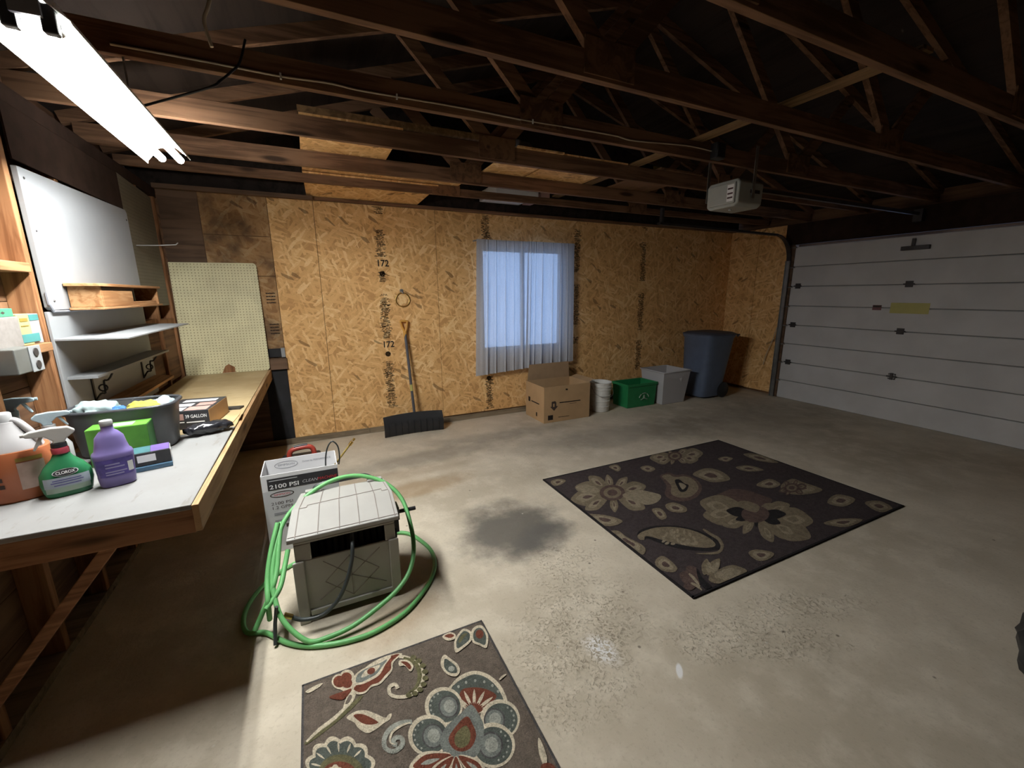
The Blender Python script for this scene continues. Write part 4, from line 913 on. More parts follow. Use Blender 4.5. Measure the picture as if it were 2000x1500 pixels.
# bucket (stack of two)
bk = thing('bucket', (3.235, -.43, 0), 'white plastic bucket between the cardboard box and green bin', 'bucket')
bp = [(.001, .004), (.118, .004), (.122, .012), (.143, .33), (.150, .332), (.150, .345), (.144, .347), (.146, .375), (.152, .377), (.153, .392), (.147, .394), (.140, .392), (.118, .03), (.001, .03)]
B().lathe(bp, (3.235, -.43, 0), 32).build('body', 'bucket', bk, smooth=True)
for k in range(4): B().lathe([(.126+.0052*k+.004, .07+.075*k), (.126+.0052*k+.007, .075+.075*k), (.126+.0052*k+.004, .08+.075*k)], (3.235, -.43, 0), 32).build('hoop', 'bucket', bk, smooth=True)
B().tube(catmull([(3.085, -.43, .355), (3.09, -.52, .27), (3.16, -.585, .22), (3.30, -.585, .22), (3.38, -.52, .27), (3.385, -.43, .355)], 5), .003, 6).build('bail_handle', 'steel', bk, smooth=True)
# open-topped bins
def bin_mesh(x0, x1, y0, y1, h, flare, th, fx_=0.0):
    b = B(); f = flare
    o0 = [(x0, y0, .003), (x1, y0, .003), (x1, y1, .003), (x0, y1, .003)]
    o1 = [(x0-f, y0-f, h), (x1+f, y0-f, h), (x1+f, y1+f, h), (x0-f, y1+f, h)]
    i1 = [(x0-f+th, y0-f+th, h), (x1+f-th, y0-f+th, h), (x1+f-th, y1+f-th, h), (x0-f+th, y1+f-th, h)]
    i0 = [(x0+th, y0+th, .012), (x1-th, y0+th, .012), (x1-th, y1-th, .012), (x0+th, y1-th, .012)]
    n = lambda k, a, bb: [(k*4+i, k*4+(i+1) % 4, (k+1)*4+(i+1) % 4, (k+1)*4+i) for i in range(4)]
    b.add(o0+o1+i1+i0, [(3, 2, 1, 0)]+n(0, 0, 0)+n(1, 0, 0)+n(2, 0, 0)+[(12, 13, 14, 15)]); return b
def rim(x0, x1, y0, y1, h, r): return B().tube([(x0, y0, h), (x1, y0, h), (x1, y1, h), (x0, y1, h)], r, 8, closed=True)
gn = thing('recycling_bin', (3.85, -.42, 0), 'green recycling bin with a pale recycling mark beside the bucket', 'bin')
gx0, gx1, gy0, gy1, gh = 3.61, 4.09, -.545, -.25, .325
bin_mesh(gx0, gx1, gy0, gy1, gh, .014, .006).build('body', 'green_bin', gn, bevel=.006)
rb = B()
for x0, x1, y0, y1 in ((gx0-.024, gx1+.024, gy0-.024, gy0-.012), (gx0-.024, gx1+.024, gy1+.012, gy1+.024), (gx0-.024, gx0-.012, gy0-.012, gy1+.012), (gx1+.012, gx1+.024, gy0-.012, gy1+.012)): rb.box(x0, x1, y0, y1, gh-.03, gh+.004)
rb.build('rim', 'green_bin', gn, bevel=.003)
# recycling mark: arc of arrows
for a0, a1 in ((.25, .95), (1.2, 1.95), (2.2, 2.9)):
    q = [(3.885+.085*math.cos(a), gy0-.0105-.0018, .115+.075*math.sin(a)) for a in [a0+(a1-a0)*i/6 for i in range(7)]]
    B().tube(q, .007, 6).build('recycling_mark', 'pale_green', gn)
B().tube([(3.885, gy0-.012, .165), (3.875, gy0-.010, .115), (3.835, gy0-.009, .10)], .007, 6).build('recycling_mark', 'pale_green', gn)
B().tube([(3.885, gy0-.012, .165), (3.90, gy0-.010, .115), (3.945, gy0-.009, .10)], .007, 6).build('recycling_mark', 'pale_green', gn)
tt = thing('storage_tote', (4.36, -.42, 0), 'cloudy clear plastic tote without lid beside the wheeled cart', 'tote')
tx0, tx1, ty0, ty1, th_ = 4.165, 4.575, -.615, -.26, .465
bin_mesh(tx0, tx1, ty0, ty1, th_, .045, .004).build('body', 'clear', tt, bevel=.012)
rim(tx0-.05, tx1+.05, ty0-.05, ty1+.05, th_-.004, .010).build('rim', 'clear', tt, smooth=True)
B().prism([(4.42, .36), (4.47, .37), (4.455, .31)], lambda a, b, d: (a, ty0-.0385-d, b), .001).build('moulded_mark', 'white_print', tt)
# wheeled cart
ct = thing('wheeled_trash_cart', (5.2, -.45, 0), 'tall blue-grey wheeled trash cart in the far right corner', 'trash cart')
secs = [(.03, .205, .195, 4.5, 5.09, -.475), (.06, .215, .205, 5, 5.09, -.475), (.30, .235, .222, 5, 5.105, -.475), (.88, .285, .262, 5, 5.15, -.475), (.90, .30, .275, 5, 5.15, -.475), (.925, .30, .275, 5, 5.15, -.475)]
B().loft(secs, n=48).build('body', 'cart', ct, smooth=True)
B().loft([(.926, .312, .285, 5, 5.155, -.475), (.942, .312, .285, 5, 5.155, -.475), (.965, .27, .25, 4, 5.155, -.475), (.975, .18, .16, 3, 5.155, -.475)], n=48).build('lid', 'cart_lid', ct, smooth=True)
B().tube([(5.50, -.68, .90), (5.54, -.68, .915), (5.54, -.27, .915), (5.50, -.27, .90)], .014, 10).build('handle', 'cart', ct, smooth=True)
for yy in (-.69, -.30): B().lathe([(.001, -.025), (.10, -.025), (.115, -.015), (.115, .015), (.10, .025), (.001, .025)], (5.285, yy+.01, .116), 26, 'y').build('wheel', 'black', ct, smooth=True)
B().tube([(5.285, -.70, .116), (5.285, -.27, .116)], .012, 10).build('axle', 'steel', ct, smooth=True)

# ================================================================== PRESSURE WASHER CARTON
pw = thing('washer_carton', (-.28, -1.96, 0), 'open white pressure washer carton behind the hose reel', 'box')
px0, px1, py0, py1, pz = -.487, -.070, -2.10, -1.835, .502
sides = [('front_side', px0, px1, py0, py0+.005), ('back_side', px0, px1, py1-.005, py1), ('left_side', px0, px0+.005, py0+.005, py1-.005), ('right_side', px1-.005, px1, py0+.005, py1-.005)]
for nm, a, b_, c_, d_ in sides: B().box(a, b_, c_, d_, .002, pz).build(nm, 'white_card', pw)
B().box(px0+.005, px1-.005, py0+.005, py1-.005, .002, .008).build('bottom', 'white_card', pw)
pf = lambda a, b: (px0+a, py0-.0012, b); pf2 = lambda a, b: (px0+a, py0-.0022, b)
def prect(fn, a0, a1, b0, b1, mat, nm): return B().add([fn(a0, b0), fn(a1, b0), fn(a1, b1), fn(a0, b1)], [(0, 1, 2, 3)]).build(nm, mat, pw)
prect(lambda a, b: (px0+a, py0-.0006, b), .0, .417, .004, .40, 'grey_card', 'grey_print_field')
prect(pf, .03, .417, .405, .478, 'box_black', 'black_banner')
lettering('2100 PSI', .036, lambda a, b: pf2(.118+a, .425+b), 'white_print', pw, .155, bold=.02)
lettering('CLEAN', .026, lambda a, b: pf2(.255+a, .430+b), 'grey_card', pw, .085, shear=.25)
lettering('MACHINE', .026, lambda a, b: pf2(.352+a, .430+b), 'red_print', pw, .112, shear=.25)
prect(pf2, .04, .19, .462, .467, 'grey_card', 'printed_line')
def oval(fn, ca, cb, ra, rb_, mat, nm, w_=.006):
    n = 32; vs = []
    for i in range(n):
        a = 2*PI*i/n; vs += [fn(ca+ra*math.cos(a), cb+rb_*math.sin(a)), fn(ca+(ra-w_)*math.cos(a), cb+(rb_-w_)*math.sin(a))]
    B().add(vs, [(2*i, 2*((i+1) % n), 2*((i+1) % n)+1, 2*i+1) for i in range(n)]).build(nm, mat, pw)
oval(pf, .10, .372, .064, .020, 'print_dark', 'logo_oval')
lettering('SIMPSON', .017, lambda a, b: pf2(.10+a, .372+b), 'red_print', pw, .085)
lettering('2100 PSI', .026, lambda a, b: pf2(.095+a, .318+b), 'print_dark', pw, .115)
lettering('1.2 GPM', .026, lambda a, b: pf2(.092+a, .290+b), 'print_dark', pw, .105)
lettering('DRIVEN', .013, lambda a, b: pf2(.345+a, .386+b), 'grey_trim', pw, .08) if False else None
for z2, a1 in ((.252, .15), (.242, .13), (.205, .15), (.195, .16)): prect(pf2, .045, a1, z2, z2+.005, 'grey_trim', 'printed_line')
for a0 in (.05, .10, .13): prect(pf2, a0, a0+.022, .155, .178, 'print_dark', 'printed_icon')
bi = lambda a, b: (px0+a, py1-.0065, b)
oval(bi, .12, .458, .068, .024, 'grey_trim', 'inside_logo_oval', .003)
lettering('SIMPSON', .020, lambda a, b: bi(.12+a, .458+b), 'grey_trim', pw, .095)
lettering('Driven by PERFORMANCE', .016, lambda a, b: bi(.30+a, .462+b), 'grey_trim', pw, .17)
# wand sticking out of the carton
wd = thing('spray_wand', (-.10, -1.9, .1), 'thin dark hose loop and brass-tipped wand poking out of the carton', 'wand')
B().tube(catmull([(-.135, -2.02, .30), (-.135, -2.02, .48), (-.118, -2.03, .585), (-.085, -2.04, .635), (-.055, -2.04, .60), (-.050, -2.04, .53), (-.058, -2.02, .47)], 7), .0045, 8).build('thin_hose', 'hose_dark', wd, smooth=True)
wa, wb_ = Vector((-.10, -2.0, .44)), Vector((.018, -1.98, .572))
B().tube([wa, wb_], .006, 8).build('lance', 'gold_print', wd, smooth=True)
B().tube([wb_, wb_+(wb_-wa).normalized()*.03], .011, 10).build('brass_tip', 'brass', wd, smooth=True)
B().tube([wb_+(wb_-wa).normalized()*.036, wb_+(wb_-wa).normalized()*.055], .008, 10).build('brass_nozzle', 'brass', wd, smooth=True)
# red tool case
rc = thing('red_tool_case', (-.29, -1.29, 0), 'red and black tool case with arched handle behind the carton', 'tool case')
B().box(-.44, -.16, -1.40, -1.18, .002, .30).build('case_body', 'black', rc, bevel=.02, seg=3)
B().box(-.445, -.155, -1.38, -1.20, .245, .262).build('seam_band', 'red_plastic', rc, bevel=.004)
B().tube(catmull([(-.385, -1.30, .29), (-.375, -1.30, .35), (-.34, -1.30, .372), (-.25, -1.30, .378), (-.215, -1.30, .355), (-.205, -1.30, .29)], 6), .019, 10).build('handle', 'red_plastic', rc, smooth=True)
B().tube(catmull([(-.345, -1.30, .388), (-.30, -1.30, .394), (-.25, -1.30, .394)], 5), .012, 8).build('grip', 'black', rc, smooth=True)

# ================================================================== HOSE REEL BOX
hr = thing('hose_reel_box', (-.08, -2.62, 0), 'beige plastic hose reel box with pale ribbed lid', 'hose reel')
hx0, hx1, hy0, hy1, hz = -.305, .150, -2.80, -2.42, .425
hb = B()
# front wall with a slot, side and back walls
slot = (-.235, .100, .325, .412)
hb.box(hx0, hx1, hy0, hy0+.012, .035, slot[2]); hb.box(hx0, slot[0], hy0, hy0+.012, slot[2], slot[3]); hb.box(slot[1], hx1, hy0, hy0+.012, slot[2], slot[3]); hb.box(hx0, hx1, hy0, hy0+.012, slot[3], hz)
hb.box(hx0, hx0+.012, hy0+.012, hy1, .0, hz); hb.box(hx1-.012, hx1, hy0+.012, hy1, .0, hz); hb.box(hx0+.012, hx1-.012, hy1-.012, hy1, .03, hz)
hb.build('body', 'reel', hr, bevel=.004)
B().box(hx0+.04, hx1+.0, hy0-.012, hy0-.0005, .035, .062).build('front_skirt', 'reel', hr, bevel=.003)
B().box(hx0-.012, hx0+.036, hy0-.014, hy0-.0005, .0, .33).build('corner_post', 'reel', hr, bevel=.005)
B().box(hx1-.036, hx1+.012, hy0-.014, hy0-.0005, .03, .33).build('corner_post', 'reel', hr, bevel=.005)
fr = B()
for a, b_ in (((-.07, .30), (-.19, .19)), ((-.19, .19), (-.07, .08)), ((-.07, .08), (.06, .19)), ((.06, .19), (-.07, .30)), ((-.07, .30), (-.07, .08)), ((-.19, .30), (-.07, .19)), ((.07, .30), (-.07, .19)), ((-.22, .10), (-.07, .19)), ((.09, .10), (-.07, .19))):
    fr.bar((a[0], hy0-.0012, a[1]), (b_[0], hy0-.0012, b_[1]), .0024, .0035, (0, 1, 0))
fr.build('moulded_lines', 'reel_groove', hr)
dr = B().lathe([(.001, hx0+.03), (.13, hx0+.03), (.13, hx0+.04), (.07, hx0+.045), (.07, hx1-.045), (.13, hx1-.04), (.13, hx1-.03), (.001, hx1-.03)], (0, hy0+.19, .24), 28, 'x'); dr.build('reel_drum', 'black', hr, smooth=True)
for k in range(11): B().tube([(-.22+k*.031, hy0+.19+.105*math.cos(a), .26+.105*math.sin(a)) for a in [i*2*PI/24 for i in range(24)]], .013, 6, closed=True).build('wound_hose', 'hose_dark', hr, smooth=True)
# lid: sloping up to the back, slightly crowned, overhanging
L0 = [(-.330, -2.815, .432), (.172, -2.815, .432), (.178, -2.60, .472), (.160, -2.430, .478), (-.270, -2.430, .478), (-.310, -2.60, .472)]
lid = B(); lid.add(L0+[(x, y, z+.022) for x, y, z in L0], [(6, 7, 8, 11), (11, 8, 9, 10), (0, 5, 2, 1), (5, 4, 3, 2), (0, 1, 7, 6), (1, 2, 8, 7), (2, 3, 9, 8), (3, 4, 10, 9), (4, 5, 11, 10), (5, 0, 6, 11)]); lid.build('lid', 'reel_lid', hr, bevel=.004)
def lidpt(s, t, d=.0235):
    if t < .5: a, b_ = Vector(L0[0]).lerp(Vector(L0[1]), s), Vector(L0[5]).lerp(Vector(L0[2]), s); p = a.lerp(b_, t*2)
    else: a, b_ = Vector(L0[5]).lerp(Vector(L0[2]), s), Vector(L0[4]).lerp(Vector(L0[3]), s); p = a.lerp(b_, t*2-1)
    return p+Vector((0, 0, d))
gr = B()
for s in (.07, .26, .45, .63, .81, .965):
    q = [lidpt(s, t) for t in (.01, .5, .99)]; gr.bar(q[0], q[1], .0035, .0015); gr.bar(q[1], q[2], .0035, .0015)
q = [lidpt(.07, .50), lidpt(.14, .50), lidpt(.14, .56), lidpt(.90, .62), lidpt(.90, .55), lidpt(.965, .55)]
for a, b_ in zip(q[:-1], q[1:]): gr.bar(a, b_, .0035, .0015)
gr.bar(lidpt(.01, .035), lidpt(.99, .035), .003, .0015); gr.build('lid_grooves', 'reel_groove', hr)
for s in (.15, .88): p = lidpt(s, .97, .026); B().box(p.x-.04, p.x+.04, p.y-.012, p.y+.02, p.z-.016, p.z+.008).build('lid_clip', 'reel_lid', hr, bevel=.003)
B().tube(catmull([(-.205, -2.415, .40), (-.203, -2.412, .49), (-.185, -2.41, .515), (-.13, -2.41, .526), (.02, -2.41, .530), (.075, -2.41, .520), (.10, -2.412, .485), (.103, -2.415, .40)], 6), .0135, 10).build('carry_handle', 'hose_dark', hr, smooth=True)
ck = B().bar((.185, -2.60, .24), (.185, -2.59, .36), .014, .035, (1, 0, 0)); ck.tube([(.151, -2.60, .24), (.185, -2.60, .24)], .03, 14); ck.build('crank_arm', 'black', hr, bevel=.002)
B().tube([(.20, -2.59, .355), (.30, -2.59, .355)], .011, 10).build('crank_knob', 'black', hr, smooth=True)
B().box(.176, .205, -2.63, -2.55, .325, .40).build('crank_hub', 'black', hr, bevel=.004)
ld = catmull([(-.05, -2.74, .37), (-.055, -2.815, .36), (-.065, -2.845, .30), (-.10, -2.865, .20), (-.15, -2.875, .12), (-.22, -2.88, .075), (-.30, -2.87, .075), (-.345, -2.86, .10)], 7)
B().tube(ld, .0095, 10).build('leader_hose', 'hose_dark', hr, smooth=True)
B().tube([(-.340, -2.862, .098), (-.372, -2.856, .118)], .012, 10).build('brass_coupling', 'brass', hr, smooth=True)

# green hose: one loop on the floor, raised loops leaning round the reel
def tilt(u, v, y0=-2.985, z0=.014, y1=-2.39, z1=.565):
    d = FW+RT*((u-1000)/FPX)+UP*((750-v)/FPX); k = (z1-z0)/(y1-y0)
    t = (z0+k*(CAM.y-y0)-CAM.z)/(d.z-k*d.y); return CAM+d*t
hs = thing('garden_hose', (-.05, -2.7, 0), 'bright green garden hose looped over and around the reel box', 'hose')
fl_px = [(520, 1236), (560, 1255), (610, 1262), (680, 1252), (740, 1230), (800, 1188), (842, 1130), (848, 1090)]
floor_pts = [at(u, v, 'z', .012) for u, v in fl_px]+[Vector((.372, -2.42, .012)), Vector((.27, -2.24, .012)), Vector((.02, -2.225, .012)), Vector((-.28, -2.26, .012)), Vector((-.47, -2.38, .012)), Vector((-.56, -2.58, .012)), Vector((-.545, -2.75, .012))]
B().tube(catmull(floor_pts, 8, closed=True), .0115, 10, closed=True).build('floor_coil', 'hose', hs, smooth=True)
loopA = [(600, 1252), (555, 1215), (537, 1170), (532, 1120), (540, 1060), (560, 1010), (600, 968), (650, 938), (700, 929), (750, 942), (785, 975), (803, 1030), (808, 1075), (800, 1115), (778, 1150), (740, 1185), (690, 1222), (640, 1245)]
PA = [tilt(u, v) for u, v in loopA]
B().tube(catmull(PA, 7, closed=True), .0115, 10, closed=True).build('raised_coil', 'hose', hs, smooth=True)
fr_ = [tilt(*q) for q in ((549, 1020), (545, 1060), (541, 1110), (532, 1150))]+[Vector((-.47, -2.80, .10)), Vector((-.497, -2.83, .06))]
B().tube(catmull(fr_, 6), .0115, 10).build('hanging_strand', 'hose', hs, smooth=True)
B().tube(catmull([tilt(548, 1022)+Vector((-.012, -.01, .01)), tilt(536, 1075)+Vector((-.015, -.01, 0)), tilt(527, 1130)+Vector((-.01, 0, 0)), tilt(524, 1180)+Vector((.0, .0, 0)), Vector((-.44, -2.78, .06))], 6), .0115, 10).build('hanging_strand', 'hose', hs, smooth=True)
B().tube(catmull([tilt(562, 1078)+Vector((.0, .02, 0)), tilt(556, 1110)+Vector((.0, .02, 0)), tilt(546, 1150), tilt(520, 1190)], 6), .0115, 10).build('hanging_strand', 'hose', hs, smooth=True)
B().tube([at(540, 1185, 'y', -2.86), Vector((-.41, -2.86, .09)), Vector((-.415, -2.90, .012))], .008, 8).build('dark_end', 'hose_dark', hs, smooth=True)

# ================================================================== RUGS
def clip(poly, x0, x1, y0, y1):
    for ax, val, sg_ in ((0, x0, 1), (0, x1, -1), (1, y0, 1), (1, y1, -1)):
        out = []
        for i in range(len(poly)):
            a, b_ = poly[i-1], poly[i]; ia, ib = (a[ax]-val)*sg_ >= 0, (b_[ax]-val)*sg_ >= 0
            if ia != ib: t = (val-a[ax])/(b_[ax]-a[ax]); out.append((a[0]+(b_[0]-a[0])*t, a[1]+(b_[1]-a[1])*t))
            if ib: out.append(b_)
        poly = out
        if len(poly) < 3: return []
    return poly
class Rug:
    def __init__(s, x0, x1, y0, y1, h, mats, mp):
        s.r = (x0, x1, y0, y1); s.h = h; s.mats = mats; s.b = B(); s.mp = mp; s.k = 0
    def poly(s, pts, mat, layer=None):
        q = clip([(p.x, p.y) for p in (s.mp(*p) for p in pts)], *s.r)
        if len(q) < 3: return
        s.k += 1; z = s.h+.0006+(s.k*.000012)
        s.b.cur = s.mats.index(mat); s.b.add([(x, y, z) for x, y in q], [tuple(range(len(q)))])
    def blob(s, pts, mat, n=5): s.poly([(p.x, p.y) for p in catmull([(a, b_, 0) for a, b_ in pts], n, closed=True)], mat)
    def ell(s, cx, cy, rx, ry, mat, rot=0, sc_=0, amp=0, n=40):
        out = []
        for i in range(n):
            a = 2*PI*i/n; k = 1+amp*(abs(math.sin(a*sc_/2)) if sc_ else 0); x, y = rx*k*math.cos(a), ry*k*math.sin(a)
            out.append((cx+x*math.cos(rot)-y*math.sin(rot), cy+x*math.sin(rot)+y*math.cos(rot)))
        s.poly(out, mat)
    def petal(s, cx, cy, tx, ty, w_, mat, r0=.1):
        dx, dy = tx-cx, ty-cy; nx_, ny_ = -dy, dx
        f = lambda t, k: (cx+dx*t+nx_*k*w_, cy+dy*t+ny_*k*w_)
        s.blob([f(r0, 0), f(.35, .7), f(.65, 1), f(.88, .55), f(1, 0), f(.88, -.55), f(.65, -1), f(.35, -.7)], mat, 4)
    def stroke(s, pts, w_, mat, n=6, taper=True):
        q = catmull([(a, b_, 0) for a, b_ in pts], n); m = len(q)
        for i in range(m-1):
            a, b_ = q[i], q[i+1]; d = b_-a
            if d.length < 1e-6: continue
            nn = Vector((-d.y, d.x, 0)).normalized()
            wa_ = w_*(math.sin(PI*(.15+.85*i/m)) if taper else 1); wb2 = w_*(math.sin(PI*(.15+.85*(i+1)/m)) if taper else 1)
            s.poly([tuple((a+nn*wa_)[:2]), tuple((b_+nn*wb2)[:2]), tuple((b_-nn*wb2)[:2]), tuple((a-nn*wa_)[:2])], mat)
    def build(s, th): s.b.build('woven_pattern', s.mats, th)['kind'] = 'stuff'
# --- large dark rug
rg = thing('area_rug', (2.55, -2.73, 0), 'large dark brown floral rug lying near the garage door', 'rug')
rx0, rx1, ry0, ry1 = 1.50, 3.62, -3.502, -1.957
B().box(rx0, rx1, ry0, ry1, .001, .010).build('pile', 'rug_dark', rg, bevel=.003)
for x0, x1, y0, y1 in ((rx0-.004, rx1+.004, ry0-.004, ry0+.008), (rx0-.004, rx1+.004, ry1-.008, ry1+.004), (rx0-.004, rx0+.008, ry0, ry1), (rx1-.008, rx1+.004, ry0, ry1)):
    B().box(x0, x1, y0, y1, .0005, .0108).build('binding', 'rug_black', rg)
R1 = Rug(rx0+.008, rx1-.008, ry0+.008, ry1-.008, .010, ['rug_tan', 'rug_cream', 'rug_brown', 'rug_black', 'rug_dark'], lambda x, y: at(1050+x/2.74, 840+y/2.74, 'z', .011))
def flower(c, tips, w_, core, core_mats=('rug_brown', 'rug_tan', 'rug_brown'), outer='rug_tan', inner='rug_cream'):
    for t in tips: R1.petal(c[0], c[1], t[0], t[1], w_, outer)
    for t in tips:
        R1.petal(c[0]+(t[0]-c[0])*.35, c[1]+(t[1]-c[1])*.35, c[0]+(t[0]-c[0])*.88, c[1]+(t[1]-c[1])*.88, w_*.9, inner)
        R1.petal(c[0]+(t[0]-c[0])*.45, c[1]+(t[1]-c[1])*.45, c[0]+(t[0]-c[0])*.72, c[1]+(t[1]-c[1])*.72, w_*.7, 'rug_brown')
    for k, m in enumerate(core_mats): R1.ell(c[0], c[1], core*(1-.3*k), core*.62*(1-.3*k), m)
flower((400, 335), [(178, 372), (200, 305), (272, 248), (372, 238), (480, 252), (580, 300), (575, 420), (415, 440), (255, 425)], .21, 68)
R1.blob([(455, 345), (530, 320), (600, 330), (660, 350), (640, 385), (585, 400), (540, 385), (490, 375)], 'rug_cream')
R1.blob([(205, 310), (245, 292), (310, 305), (330, 330), (260, 340)], 'rug_cream')
# big central flower
R1.blob([(940, 360), (985, 335), (1040, 315), (1120, 322), (1190, 345), (1255, 372), (1225, 410), (1180, 440), (1080, 430), (1000, 400)], 'rug_brown')
for t in ((868, 385), (885, 455), (990, 510), (1100, 555), (1260, 600), (1400, 575), (1462, 575), (1475, 490), (1350, 400), (1250, 392)):
    R1.petal(1170, 450, t[0], t[1], .20, 'rug_tan', .2)
for t in ((880, 390), (900, 450), (1005, 505), (1110, 545), (1255, 590), (1385, 565), (1455, 490), (1335, 408)):
    R1.petal(1170+(t[0]-1170)*.45, 450+(t[1]-450)*.45, 1170+(t[0]-1170)*.92, 450+(t[1]-450)*.92, .18, 'rug_cream')
    R1.petal(1170+(t[0]-1170)*.55, 450+(t[1]-450)*.55, 1170+(t[0]-1170)*.80, 450+(t[1]-450)*.80, .2, 'rug_tan')
for t in ((1010, 430), (1060, 480), (1170, 520), (1300, 500), (1330, 450)): R1.petal(1170, 450, t[0], t[1], .16, 'rug_black')
R1.ell(1165, 450, 75, 45, 'rug_brown'); R1.blob([(1060, 395), (1110, 378), (1185, 405), (1170, 440), (1110, 425)], 'rug_tan')
# heart paisley
R1.blob([(655, 245), (700, 228), (740, 240), (790, 238), (850, 265), (880, 310), (850, 360), (780, 382), (710, 370), (680, 340), (690, 300), (670, 270)], 'rug_brown')
R1.blob([(665, 248), (700, 236), (735, 252), (790, 248), (840, 270), (860, 315), (820, 355), (760, 362), (715, 340), (715, 300), (690, 270)], 'rug_tan')
R1.blob([(735, 268), (760, 265), (785, 285), (808, 295), (795, 325), (765, 330), (745, 300)], 'rug_black'); R1.blob([(755, 285), (775, 285), (795, 300), (775, 318)], 'rug_cream')
# comb paisley
R1.blob([(532, 560), (560, 530), (640, 512), (760, 515), (880, 545), (965, 590), (985, 625), (940, 645), (850, 645), (740, 630), (640, 600), (590, 580), (560, 590)], 'rug_black')
R1.blob([(535, 565), (570, 540), (650, 520), (760, 522), (860, 548), (935, 590), (950, 620), (900, 630), (800, 620), (690, 595), (610, 572), (575, 570), (570, 588), (545, 585)], 'rug_tan')
for k in range(26): a = .2+k*.24; R1.ell(770+130*math.cos(a*1.7)*(.3+.02*k), 575+34*math.sin(a*2.3), 13, 7, 'rug_cream', a, n=10)
R1.stroke([(885, 530), (930, 560), (970, 585), (988, 625), (965, 655), (900, 662), (845, 660)], 9, 'rug_tan')
# small leaves and buds
def leaf(pts, m1='rug_tan', m2='rug_cream'):
    R1.blob(pts, m1); cx = sum(p[0] for p in pts)/len(pts); cy = sum(p[1] for p in pts)/len(pts)
    R1.blob([(cx+(a-cx)*.68, cy+(b_-cy)*.68) for a, b_ in pts], m2); R1.blob([(cx+(a-cx)*.35, cy+(b_-cy)*.35) for a, b_ in pts], 'rug_brown')
for pts in ([(550, 200), (590, 190), (630, 208), (600, 225), (570, 218)], [(965, 155), (1000, 142), (1045, 152), (1010, 170)], [(612, 425), (650, 418), (680, 440), (690, 470), (660, 480), (630, 455)], [(685, 400), (730, 388), (795, 415), (790, 440), (730, 440), (695, 425)],
            [(628, 705), (660, 675), (700, 690), (748, 740), (720, 762), (650, 745)], [(1128, 660), (1170, 640), (1262, 658), (1240, 690), (1180, 700)], [(830, 235), (900, 205), (980, 220), (1030, 265), (940, 280), (870, 258)], [(382, 195), (420, 185), (445, 205), (430, 222), (400, 210)],
            [(1170, 295), (1240, 262), (1300, 290), (1250, 312)], [(1300, 300), (1360, 262), (1420, 280), (1525, 320), (1440, 345), (1340, 340)], [(1550, 390), (1600, 345), (1700, 370), (1640, 410)], [(1530, 500), (1620, 475), (1740, 480), (1650, 520)], [(1750, 390), (1830, 380), (1900, 420), (1830, 440)],
            [(1060, 200), (1130, 190), (1210, 215), (1120, 222)], [(1100, 130), (1180, 130), (1290, 175), (1180, 165)]): leaf(pts)
leaf([(70, 275), (110, 262), (150, 270), (130, 290), (90, 300)])
flower((735, 140), [(600, 150), (640, 175), (715, 185), (800, 175), (860, 160), (885, 125), (800, 105), (700, 115)], .22, 38)
flower((1360, 310), [(1290, 330), (1330, 350), (1420, 340), (1440, 300), (1390, 270), (1320, 275)], .22, 40, outer='rug_brown', inner='rug_tan')
for pts in ([(385, 548), (430, 540), (480, 575), (550, 610), (578, 640), (560, 668), (500, 630), (440, 600)], [(265, 455), (320, 452), (400, 465), (455, 490), (400, 515), (320, 505)], [(610, 740), (640, 740), (665, 765), (640, 770)]): leaf(pts)
# bottom flower
for t in ((760, 770), (800, 730), (780, 840)): R1.petal(870, 820, t[0], t[1], .3, 'rug_brown', 0)
for t in ((905, 690), (975, 690), (1020, 760), (1120, 755), (1010, 800)): R1.petal(890, 800, t[0], t[1], .2, 'rug_tan', .2)
for t in ((915, 705), (970, 705), (1010, 765), (1090, 760)): R1.petal(920, 790, t[0], t[1], .18, 'rug_cream', .3)
R1.blob([(850, 740), (880, 790), (930, 840), (890, 850), (860, 800)], 'rug_black'); R1.stroke([(810, 770), (840, 800), (870, 840)], 8, 'rug_cream'); R1.stroke([(820, 820), (850, 835), (880, 860)], 7, 'rug_cream')
R1.build(rg)
# --- near rug
rn = thing('scatter_rug', (.08, -3.75, 0), 'grey-brown scatter rug with teal and rust flowers at the bottom of the picture', 'rug')
nx0, nx1, ny0, ny1 = -.303, .464, -4.40, -3.170
B().box(nx0, nx1, ny0, ny1, .001, .010).build('pile', 'r2_bg', rn, bevel=.003)
for x0, x1, y0, y1 in ((nx0-.003, nx1+.003, ny1-.005, ny1+.003), (nx0-.003, nx0+.005, ny0, ny1), (nx1-.005, nx1+.003, ny0, ny1)): B().box(x0, x1, y0, y1, .0005, .0105).build('binding', 'r2_dark', rn)
R2 = Rug(nx0+.004, nx1-.004, ny0+.004, ny1-.004, .010, ['r2_cream', 'r2_teal', 'r2_light', 'r2_rust', 'r2_olive', 'r2_mid', 'r2_dark', 'r2_bg'], lambda x, y: at(560+x/3.636, 1200+y/3.636, 'z', .011))
# fan petal
R2.blob([(1150, 560), (1175, 490), (1240, 430), (1330, 400), (1420, 420), (1500, 480), (1550, 560), (1560, 640), (1450, 690), (1300, 690)], 'r2_cream')
R2.blob([(1175, 540), (1200, 490), (1260, 450), (1335, 425), (1410, 445), (1480, 500), (1525, 570), (1535, 630), (1440, 670), (1300, 660)], 'r2_teal')
R2.blob([(1230, 600), (1240, 540), (1290, 520), (1370, 520), (1440, 540), (1490, 580), (1440, 640), (1360, 700), (1300, 690)], 'r2_rust')
for k in range(6):
    a = -2.4+k*.42; R2.petal(1330, 690, 1330+170*math.cos(a)*1.05, 690+160*math.sin(a), .07, 'r2_cream', .45)
for k in range(7): a = -2.75+k*.38; R2.ell(1345+175*math.cos(a), 610+140*math.sin(a), 9, 11, 'r2_light', n=10)
